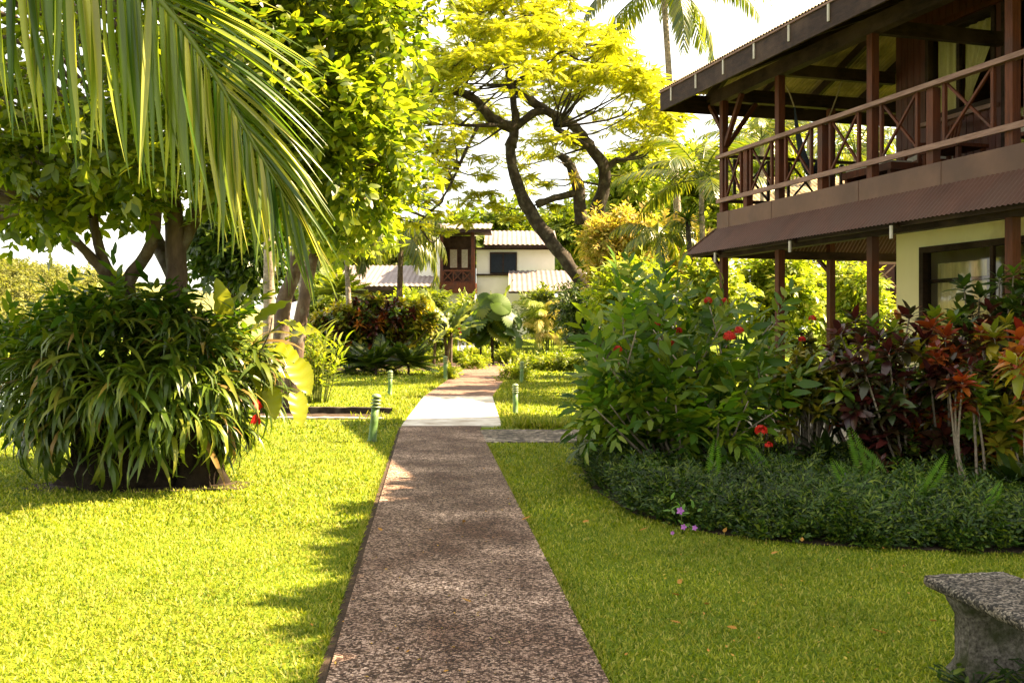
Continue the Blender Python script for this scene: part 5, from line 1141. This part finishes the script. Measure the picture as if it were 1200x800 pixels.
# pale bamboo palm
b = base_of(W(641, 400, 49)[0], 49)
bp_ = thing('bamboo_palm', 'pale yellow clumping palm with arching fronds on the far lawn', 'palm', b)
m = MB()
for k in range(16): f = np.array(b) + r.normal(0, .16, 3) * [1, 1, 0]; m.tube([f, f + [r.normal(0, .1), 0, r.uniform(.8, 1.6)]], .03, 6)
part('canes', m, MT['stem_green'], bp_)
for k in range(44):
    m = MB(); f = np.array(b) + [r.normal(0, .25), r.normal(0, .25), r.uniform(.7, 2.6)]; frond_mesh(m, f, r.uniform(0, 6.28), r.uniform(1.3, 2.1), r.uniform(.5, 1.3), r.uniform(1.2, 2.2), r, 30, .5, .5); part('frond', m, MT['leaf_pinkyellow'] if k % 2 else MT['leaf_lime'], bp_)
# dark creeper hanging on the leaning trunk
cr = thing('hanging_creeper', 'dark leafy creeper draped round the foot of the leaning feathery tree trunk', 'creeper', base_of(W(690, 400, 32)[0], 32))
m = MB(); c4 = [W(px, py, 32.2) for px, py in ((672, 345), (684, 350), (676, 365), (690, 370), (668, 372), (695, 385), (680, 385), (665, 358))]
cl = np.array([(c[0], c[1], c[2], .55) for c in c4]); clump_twigs(m, cl, 60, spray_T(LEAF_S, 8, 1, .4, r), .38, r, droop=.9); part('foliage', m, MT['leaf_dark'], cr)
m = MB(); m.tube(smooth_path([cr.location, W(688, 380, 32.2), W(672, 345, 32.2)], 5), .05, 6); part('stem', m, MT['bark_dark'], cr)
# orange epiphytes on the burl
for k, (px, py, Z_, lab) in enumerate(((672, 208, 32.6, 'orange tinged epiphyte on the stub of the second dark trunk'), (697, 262, 33.4, 'yellow epiphyte tuft low on the second dark trunk'))):
    b = W(px, py, Z_); rosette_plant('epiphyte', lab, b, b, 46, .5, strip_T(5, .1, 1.2, .4), MT['leaf_pinkyellow'], 160 + k, 'epiphytes on the feathery tree', e=(-.6, 1.2))
for k, (x0, x1, y0, y1, Z_, mt, lab) in enumerate((
    (485, 530, 335, 410, 50, 'leaf_mid', 'green shrub against the far house behind the paddle leaved plant'),
    (528, 566, 340, 405, 53, 'leaf_lime', 'lime shrub under the far house balcony'),
    (560, 604, 345, 405, 52, 'leaf_mid', 'green shrub against the far house wall behind the fan palm'),
    (612, 660, 335, 398, 55, 'leaf_mid', 'green shrub below the lower roof behind the bamboo palm'),
    (645, 705, 330, 400, 54, 'leaf_mid', 'green shrub right of the bamboo palm'),
    (455, 500, 335, 410, 48, 'leaf_lime', 'lime shrub under the young coconut palm'),
    (345, 400, 318, 400, 46, 'leaf_mid', 'bushy shrub under the sloping roof end'))):
    bush_tree('wall_shrub', lab, 'shrub', x0, x1, y0, y1, Z_, MT[mt], MT['twig'], 300 + k, size=.5, nc=34, n_per=26, cr=.55, tr=.05, group='shrubs along the far house', limb_r=.02)
# low clipped tufts along the far paths
SMALL = spray_T(LEAF_S, 7, 1, .42, r)
def tuft(px, Z, w, h, mat, label, seed, name='low_shrub', x=None):
    r = np.random.default_rng(seed); b = base_of(W(px, 400, Z)[0] if x is None else x, Z); m = MB()
    n = max(6, int(18 * w)); cl = np.array([(b[0] + r.uniform(-w, w) * .8, b[1] + r.uniform(-.4, .4), b[2] + h * r.uniform(.15, .75), h * .38) for _ in range(n)])
    clump_twigs(m, cl, 34, SMALL, .28, r, droop=-.2); return solo(name, m, MT[mat], label, 'shrub', b, 'low shrubs along the far paths')
for k, (px, Z, w, h, mat, lab) in enumerate((
    (500, 43.5, .75, .5, 'leaf_lime', 'low shrub at the end of the cross path, beside the cycads'),
    (532, 46.5, .8, .65, 'leaf_mid', 'low green shrub at the foot of the paddle leaved plant'),
    (563, 46.3, .7, .75, 'leaf_lime', 'rounded low shrub left of the fan palm trunk'),
    (588, 46.0, .7, .75, 'leaf_lime', 'rounded low shrub right of the fan palm trunk'),
    (556, 39.5, .55, .5, 'leaf_lime', 'small tuft on the path corner behind the third left bollard'),
    (523, 31.6, .3, .4, 'leaf_lime', 'small tuft round the foot of the third left bollard'),
    (603, 30.5, .45, .55, 'leaf_lime', 'small tuft left of the second right bollard'),
    (625, 38.5, .8, .6, 'leaf_lime', 'low yellow shrub behind the second right bollard'),
    (652, 38.0, .8, .75, 'leaf_lime', 'low yellow shrub between two far bollards'),
    (677, 37.5, .8, .8, 'leaf_mid', 'low dark based shrub at the right end of the row'),
    (690, 56.0, 1.2, .8, 'leaf_dark', 'dark low shrub in front of the stone garden wall'))):
    tuft(px, Z, w, h, mat, lab, 170 + k)

# ------------------------------------------------------------------ red flowered bush on the right of the path
r = np.random.default_rng(201)
ixb = np.array([1.74, 10.7, 0.0])
ix = thing('flowering_bush', 'tall leafy bush with round red flower heads beside the path', 'bush', ixb)
IL = leaf_T(.36, .16, .28); ISP = spray_T(IL, 8, 1, .5, r, droop=.1, tip=2)
ms = MB(); tp = []
for k in range(46):
    px = r.uniform(690, 915); py = r.uniform(335, 470) + (30 if px > 870 or px < 715 else 0); Z = 10.7 + r.normal(0, .5)
    tp.append(W(px, py, np.clip(Z, 9.8, 11.8)))
for k in range(26):
    tp.append(W(r.uniform(695, 880), r.uniform(455, 520), 10.2 + r.normal(0, .4)))
tp = np.array(tp); bases = [ixb, ixb + [-.02, -.2, 0], ixb + [.9, .1, 0], ixb + [-.4, .3, 0]]
tw = []
for p in tp:
    b = bases[int(r.choice(4, p=[.35, .25, .25, .15]))] + r.normal(0, .05, 3) * [1, 1, 0]
    mid = b * .5 + p * .5 + r.normal(0, .08, 3); Q = smooth_path([b, mid, p], 6); ms.tube(Q, np.linspace(.02, .006, len(Q)), 6, wob=.05, r=r)
    for u in np.linspace(.5, 1.0, 7):
        q = np.array([np.interp(u, np.linspace(0, 1, len(Q)), Q[:, i]) for i in range(3)]); tw.append((q, nrm(Q[-1] - Q[-3]), u))
part('stems', ms, MT['stem_pale'], ix)
m = MB(); P = np.array([t_[0] for t_ in tw]); Dm = np.array([t_[1] for t_ in tw]); U = np.array([t_[2] for t_ in tw])
d = Dm * 0.6 + rdir(len(P), r) * np.where(U > .97, .25, .9)[:, None] + [0, 0, .25]
m.scatter(ISP, P, frames(d, np.stack([r.normal(0, .4, len(P)), r.normal(-.2, .4, len(P)), np.ones(len(P))], -1)), .42 * r.uniform(.7, 1.2, len(P)))
part('leaves', m, MT['ixora'], ix)
PET = combine(leaf_T(.55, .05, .1, full=False), np.zeros((4, 3)), frames(np.array([(1, 0, .15), (-1, 0, .15), (0, 1, .15), (0, -1, .15)], float), np.array([0, 0, 1.0])), np.ones(4))
def flower_head(p, R_):
    m = MB(); n = 46; u = rdir(n, r); u[:, 2] = np.abs(u[:, 2]) * .9 - .15; u = nrm(u); pp = np.asarray(p) + u * R_ * .8
    m.scatter(PET, pp, frames_z(u, r.uniform(0, 6, n)), R_ * .36)
    m.tube([np.asarray(p) - [0, 0, R_ * 1.6], p], .005, 5, 1); part('flower', m, [MT['flower_red'], MT['stem_green']], ix)
for px, py, Z, R_ in ((724, 410, 10.2, .055), (795, 388, 10.3, .05), (790, 404, 9.9, .055), (855, 395, 9.9, .075), (866, 388, 10.1, .06), (830, 353, 10.6, .055), (849, 353, 10.7, .045), (892, 505, 9.3, .07), (901, 522, 9.3, .045), (952, 374, 10.6, .05), (940, 398, 10.4, .045), (770, 380, 10.4, .04)):
    flower_head(W(px, py, Z), R_)
# dark stumps behind it
for k, (px, Z, h, w, lab) in enumerate(((706, 12.4, .42, .075, 'dark weathered stump at the left end behind the red flowered bush'), (715, 12.0, .38, .05, 'slim grey stump between two dark ones behind the red flowered bush'), (727, 12.2, .40, .085, 'dark weathered stump most hidden by the red flowered bush'))):
    b = (W(px, 400, Z)[0], Z, 0.0); m = MB(); m.lathe([(w * 1.15, -.02), (w, .06), (w * .95, h * .7), (w * .98, h), (w * .8, h + .015), (0.001, h + .018)], b, 14); 
    solo('tree_stump', m, MT['bark_dark'] if k != 1 else MT['stone_rough'], lab, 'stump', b, 'stumps behind the red flowered bush')

# ------------------------------------------------------------------ dense low ground cover and small plants of the bed
r = np.random.default_rng(211)
n = 19000; x = r.uniform(.8, 5.2, n); y = np.interp(x, BED_Y, BED_E) + 0.05 + .05 * np.sin(9 * x) + .035 * np.sin(23 * x) + r.normal(0, .025, n) + r.uniform(0, 1, n) ** 1.5 * 4.2
ok = (y < 12.2) & (x < .56 * y + .3); x = x[ok]; y = y[ok]
edge = y - np.interp(x, BED_Y, BED_E)
hh = np.clip(.11 + edge * .7, .08, .29) * (0.72 + .28 * np.sin(x * 5.1 + 1.3 * np.sin(y * 4)) * np.cos(y * 4.3 + x)) + .045 * np.sin(x * 13 + 2 * np.sin(y * 5)) * np.sin(y * 12)
hh = hh * np.interp(y, [7, 9, 11, 12], [1, 1, .9, .7])
z = hh * r.uniform(.0, 1.0, len(x)) ** .45
front = (edge < .25); z[front] = hh[front] * r.uniform(.05, 1, front.sum())
d = rdir(len(x), r); d[:, 2] = np.abs(d[:, 2]) * .8 + .25; d[:, 1] -= .35
CSP = spray_T(leaf_T(.5, .1, .15, full=False), 9, 1, .34, r, droop=.1)
m = MB(); m.scatter(CSP, np.stack([x, y, z], -1), frames(d, np.stack([r.normal(0, .4, len(x)), r.normal(-.5, .4, len(x)), np.ones(len(x))], -1)), .10 * r.uniform(.5, 1.6, len(x)))
k2 = r.choice(len(x), 2600, replace=False)
GF = spray_T(leaf_T(.22, .05, .3, full=False), 12, 1, .3, r, droop=.35, tip=1)
d2 = rdir(len(k2), r); d2[:, 2] = np.abs(d2[:, 2]) + .5; m.scatter(GF, np.stack([x[k2], y[k2], hh[k2] * .9], -1), frames(d2, np.array([0, -.4, 1.0]) + r.normal(0, .3, d2.shape)), .19 * r.uniform(.5, 1.5, len(k2)))
struct('ground_cover', m, MT['cover'], 'stuff')
tt = np.repeat(np.linspace(.1, 1, 22), 2); FT = combine(leaf_T(.26, .05, .1, full=False), np.stack([0 * tt, tt, -.3 * tt ** 2], -1), frames(np.stack([np.tile([1., -1], 22), .25 + .2 * tt, -.2 * tt], -1), np.array([0, 0, 1.0])), .2 * np.sin(np.pi * (.1 + .88 * tt)) ** .7)
for k, (px, py, Z, L, lab) in enumerate(((833, 592, 8.7, .36, 'pale fern frond standing below the red flowered bush'), (996, 592, 8.3, .3, 'pale fern in the middle of the ground cover'), (1080, 598, 8.2, .34, 'pale fern just left of the leaning croton stem'), (1012, 560, 9.2, .42, 'fern below the bare croton stems, left of a pair'), (1040, 562, 9.2, .4, 'fern below the bare croton stems, right of a pair'), (1148, 640, 7.35, .26, 'pale fern at the edge of the grass near the bench'), (905, 560, 9.2, .35, 'fern under the yellow green croton'))):
    b = W(px, py, Z); b[2] = max(b[2], .12); b0 = np.array([b[0], b[1], 0.0])
    o = thing('fern', lab, 'fern', b0, group='ferns in the ground cover')
    for j in range(3):
        dd = np.array([[r.normal(0, .45) + (j - 1) * .5, -.25 + r.normal(0, .2), 1.0 - .3 * abs(j - 1)]]); m = MB(); m.scatter(FT, [b0 + [0, 0, .12 + .1 * (j == 1)]], frames(dd, np.array([.2, -1, .2])), L * (1.15 if j == 1 else .8)); m.tube([b0, b0 + [0, 0, .2]], .004, 4); part('frond', m, MT['fern'], o)
pv = thing('purple_flowers', 'small plant with purple flowers at the front edge of the ground cover', 'flower', (W(800, 625, 7.75)[0], 7.75, 0))
m = MB(); b = np.array(pv.location)
for px, py in ((797, 598), (801, 617), (814, 618), (788, 624)): m.tube([b, (b + W(px, py, 7.7)) / 2 + [0, 0, .05], W(px, py, 7.66)], .004, 5)
part('stems', m, MT['stem_green'], pv)
for px, py, R_ in ((797, 598, .034), (801, 617, .026), (814, 618, .024), (788, 624, .018)):
    n = 5; a = np.arange(5) * 1.2566; m = MB(); m.scatter(leaf_T(.7, .05, .1), np.repeat(W(px, py, 7.62)[None], 5, 0), frames(np.stack([np.cos(a), -.35 + 0 * a, np.sin(a)], -1), np.array([0, -1, .3])), R_); part('flower', m, MT['flower_purple'], pv)
m = MB(); n = 16; d = rdir(n, r); d[:, 2] = abs(d[:, 2]); m.scatter(LEAF, np.repeat(b[None] + [0, 0, .16], n, 0) + r.normal(0, .06, (n, 3)), frames(d, np.array([0, -.4, 1.0])), .07); part('leaves', m, MT['fern'], pv)
# broad shade plants among the croton stems
for k, (px, Z, lab) in enumerate(((1165, 9.4, 'dark broad leaved shade plant beneath the yellow and olive croton'), (1110, 9.9, 'dark broad leaved shade plant right of the bare stems'), (1195, 8.6, 'dark broad leaved shade plant in the right corner of the bed'), (965, 10.4, 'dark broad leaved shade plant under the yellow green croton'))):
    b = (W(px, 400, Z)[0], Z, 0.0); rosette_plant('shade_plant', lab, b, np.array(b) + [0, 0, .22], 34, .5, strip_T(5, .2, .9, .35, .2), MT['leaf_dark'], 230 + k, 'shade plants in the bed', e=(.0, 1.2))
b = (W(1141, 560, 8.7)[0], 8.7, 0.25)
m = MB(); big_leaf(m, W(1139, 585, 8.65), (.2, -.1, 1), (.6, -1, .1), .16, .07); m.tube([(b[0], b[1], 0), W(1139, 585, 8.65)], .004, 5); solo('yellow_leaf', m, MT['cro_yellow'], 'single upright yellow leaf beside the leaning croton stem', 'leaf', (b[0], b[1], 0))

# ------------------------------------------------------------------ bollard lights
def bollard_src():
    o = thing('path_light', 'x', 'path light', (0, 0, 0), group='green path lights beside the walk')
    m = MB(); m.lathe([(.066, 0), (.066, .02), (.056, .026), (.054, .25), (.055, .46), (.001, .461)], sides=20); part('post', m, MT['green_paint'], o, True)
    m = MB(); m.lathe([(.001, .462), (.04, .462), (.04, .60), (.001, .60)], sides=16); part('lamp', m, MT['lamp_glass'], o, True)
    for z in (.475, .52, .565):
        m = MB(); m.lathe([(.041, z), (.068, z - .012), (.068, z + .004), (.041, z + .018)], sides=20); part('louvre', m, MT['lamp_louvre'], o, True)
    m = MB(); m.lathe([(.041, .60), (.066, .598), (.066, .614), (.055, .635), (.03, .65), (.001, .654)], sides=20); part('cap', m, MT['lamp_louvre'], o, True)
    return o
src = None
for k, (px, Z, lx, sc, lab) in enumerate(((436, 14.1, .10, 1.05, 'green path light standing nearest, leaning beside the dark drain'), (457, 23.9, .02, .92, 'green path light second along the left side, beside the pale slab'), (522, 31.0, 0.0, 1.15, 'green path light with a tuft at its foot, third along the left side'), (604, 18.4, 0.0, .90, 'green path light right of the pale concrete slab'), (611, 28.9, .03, 1.0, 'green path light second along the right side with tuft beside it'), (641, 42.0, 0, 1.0, 'small path light beyond the low yellow shrubs'), (659, 46.0, 0, 1.05, 'farthest right path light on the far lawn'), (544, 47.5, .05, 1.1, 'dark path light under the fan palm leaves by the far walk'))):
    loc = base_of(W(px, 400, Z)[0], Z)
    if src is None: src = bollard_src(); o = src; o.location = loc; o['label'] = lab
    else: o = copy_thing(src, loc, k * 1.3, lab)
    o.scale = (sc,) * 3; o.rotation_euler = (0, lx, 0 if lx else k * 1.3)

# ------------------------------------------------------------------ drain channel in the left lawn
dr = thing('drain_channel', 'shallow concrete edged drain across the left lawn behind the nearest path light', 'drain', (-3.5, 18.2, 0))
def arc(y0, y1, za, zb, mat, nm, x0=-4.75, x1=-2.25):
    x = np.linspace(x0, x1, 24); bow = -.22 * ((x - x0) / (x1 - x0)) ** 2 * 1.0; k = 24; m = MB()
    jj = r.normal(0, .004, k)
    V = np.concatenate([np.stack([x, y0 + bow, 0 * x + za], -1), np.stack([x, y0 + bow, zb + jj], -1), np.stack([x, y1 + bow, zb + jj], -1), np.stack([x, y1 + bow, 0 * x + za], -1)]); i = np.arange(k - 1)
    m.add(V, None, np.vstack([np.stack([i + a * k, i + 1 + a * k, i + 1 + (a + 1) * k, i + (a + 1) * k], -1) for a in range(3)])); part(nm, m, mat, dr, smooth=False)
arc(17.62, 17.82, 0, .035, MT['concrete_old'], 'kerb'); arc(18.75, 18.95, 0, .12, MT['bark_dark'], 'kerb'); arc(17.83, 18.74, 0, .008, MT['soil'], 'channel_bed')  # far kerb coloured dark to stand in for its shadowed face

# ------------------------------------------------------------------ granite bench
bn = thing('stone_bench', 'speckled grey stone bench with flared pedestal legs on the right lawn', 'bench', (2.22, 4.12, 0), math.atan2(-.75, .1) + math.pi / 2)
# local: x across (width), y along (far +)
def slab(M, hw, hl, z0, z1, ch=.028, seg=5, nx_=10, ny=26, rr_=None):
    rr_ = rr_ or r; prof = []
    for k in range(seg + 1): a = -np.pi / 2 + np.pi * k / seg; prof.append((np.cos(a) * ch, (z0 + z1) / 2 + (z1 - z0) / 2 * np.sin(a)))
    per = []
    for i in range(ny): per.append((hw, -hl + 2 * hl * i / ny, 1, 0))
    for i in range(nx_): per.append((hw - 2 * hw * i / nx_, hl, 0, 1))
    for i in range(ny): per.append((-hw, hl - 2 * hl * i / ny, -1, 0))
    for i in range(nx_): per.append((-hw + 2 * hw * i / nx_, -hl, 0, -1))
    per = np.array(per); N = len(per); jit = rr_.normal(0, .0035, (seg + 1, N))
    V = np.vstack([np.stack([per[:, 0] + per[:, 2] * (d_ + jit[q]), per[:, 1] + per[:, 3] * (d_ + jit[q]), 0 * per[:, 0] + z_ + jit[q] * .5], -1) for q, (d_, z_) in enumerate(prof)])
    i = np.arange(seg)[:, None] * N; j = np.arange(N)[None]; j2 = (j + 1) % N
    V = np.vstack([V, [(0, 0, z0)], [(0, 0, z1)]]); c0 = len(V) - 2; jj = np.arange(N); jn = (jj + 1) % N
    M.add(V, np.vstack([np.stack([jn, jj, 0 * jj + c0], -1), np.stack([seg * N + jj, seg * N + jn, 0 * jj + c0 + 1], -1)]), np.stack([i + j, i + j2, i + N + j2, i + N + j], -1).reshape(-1, 4))
m = MB(); slab(m, .19, .58, .39, .447); part('seat', m, MT['stone_bench'], bn, True)
for y in (.40, -.40):
    m = MB(); zz = np.array([0, .05, .075, .11, .30, .335, .36, .388]); fw = np.array([1.12, 1.14, 1.0, .88, .88, 1.02, 1.12, 1.15]); k = 40
    a = np.linspace(0, 2 * np.pi, k, endpoint=False); sx = np.sign(np.cos(a)) * np.abs(np.cos(a)) ** .35 * .155; sy = np.sign(np.sin(a)) * np.abs(np.sin(a)) ** .35 * .085
    rows = []
    for q, z_ in enumerate(zz):
        fl = 1 + (.035 * np.cos(a * 14) if 2 < q < 5 else 0) + r.normal(0, .008, k); rows.append(np.stack([sx * fw[q] * fl, y + sy * fw[q] * fl, 0 * a + z_], -1))
    i = np.arange(len(zz) - 1)[:, None] * k; j = np.arange(k)[None]; j2 = (j + 1) % k
    m.add(np.vstack(rows), None, np.stack([i + j, i + j2, i + k + j2, i + k + j], -1).reshape(-1, 4)); part('leg', m, MT['stone_rough'], bn, True)
# weeds at the bench foot
for k, (x, y, h, lab) in enumerate(((2.28, 4.3, .16, 'weed growing at the foot of the bench leg'), (2.05, 4.42, .10, 'small weed left of the bench leg'), (2.42, 4.45, .13, 'weed in the shade under the bench seat'))):
    m = MB(); n = 70; p = np.stack([x + r.normal(0, .08, n), y + r.normal(0, .06, n), r.uniform(.01, h, n)], -1); d = rdir(n, r); d[:, 2] = abs(d[:, 2]) * .6; m.scatter(LEAF, p, frames(d, np.array([0, -.3, 1.0])), .05 * r.uniform(.6, 1.2, n)); [m.tube([(x, y, 0), q], .003, 4) for q in p]; solo('weed', m, MT['cover'], lab, 'weed', (x, y, 0), 'weeds round the bench')

# ------------------------------------------------------------------ fallen leaves
for k, (px, py, lab) in enumerate(((750, 628, 'yellow fallen leaf on the grass near the purple flowers'), (904, 656, 'yellow fallen leaf below the middle of the ground cover'), (798, 692, 'fallen leaf pair on the right lawn, upper one'), (795, 706, 'small yellow fallen leaf on the right lawn, lower of a pair'), (829, 717, 'orange fallen leaf in the middle of the right lawn'), (797, 739, 'tiny yellow fallen leaf nearest the path on the right lawn'), (863, 745, 'bright orange fallen leaf lying lowest on the right lawn'), (1039, 752, 'orange brown fallen leaf left of the bench'), (1092, 737, 'pale fallen leaf beside the bench leg'), (1132, 645, 'brown fallen leaf against the ground cover above the bench'), (940, 641, 'upright brown fallen leaf at the foot of the ground cover'), (848, 630, 'brown fallen leaf caught at the ground cover edge'), (447, 626, 'yellow fallen leaf on the left of the path'), (552, 711, 'pale yellow fallen leaf in the middle of the path'), (544, 616, 'tiny fallen leaf on the path beyond the yellow one'), (612, 613, 'orange fallen leaf on the right path edge'), (683, 618, 'yellow fallen leaf on the grass just right of the path'))):
    g = G(px, py); on = on_path(g[0], g[1]); g[2] = .03 if on else .045
    m = MB(); a = r.uniform(0, 6.28); big_leaf(m, g, (math.cos(a), math.sin(a), r.uniform(-.1, .2)), (r.normal(0, .3), r.normal(-.2, .3), 1), r.uniform(.045, .085), r.uniform(.025, .038), -.3, .4, .02)
    solo('fallen_leaf', m, MT['dead_leaf'], lab, 'leaf', g, 'fallen leaves on lawn and path')

# small dry bits of leaf and twig scattered on the walk and the turf
n = 900; y = 3.6 + 12 * r.uniform(0, 1, n) ** 1.3; x = r.uniform(-.5, .5, n) * y * .9
ok = ~(in_bed(x, y) | in_mulch(x, y) | in_side(x, y)); x = x[ok]; y = y[ok]; on = on_path(x, y)
d = rdir(len(x), r); d[:, 2] *= .15; m = MB()
m.scatter(leaf_T(.5, .3, -.3, full=False), np.stack([x, y, np.where(on, .026, .035)], -1), frames(d, np.array([0, 0, 1.0]) + r.normal(0, .25, d.shape)), r.uniform(.008, .028, len(x)))
struct('leaf_litter', m, MT['dead_leaf'], 'stuff')
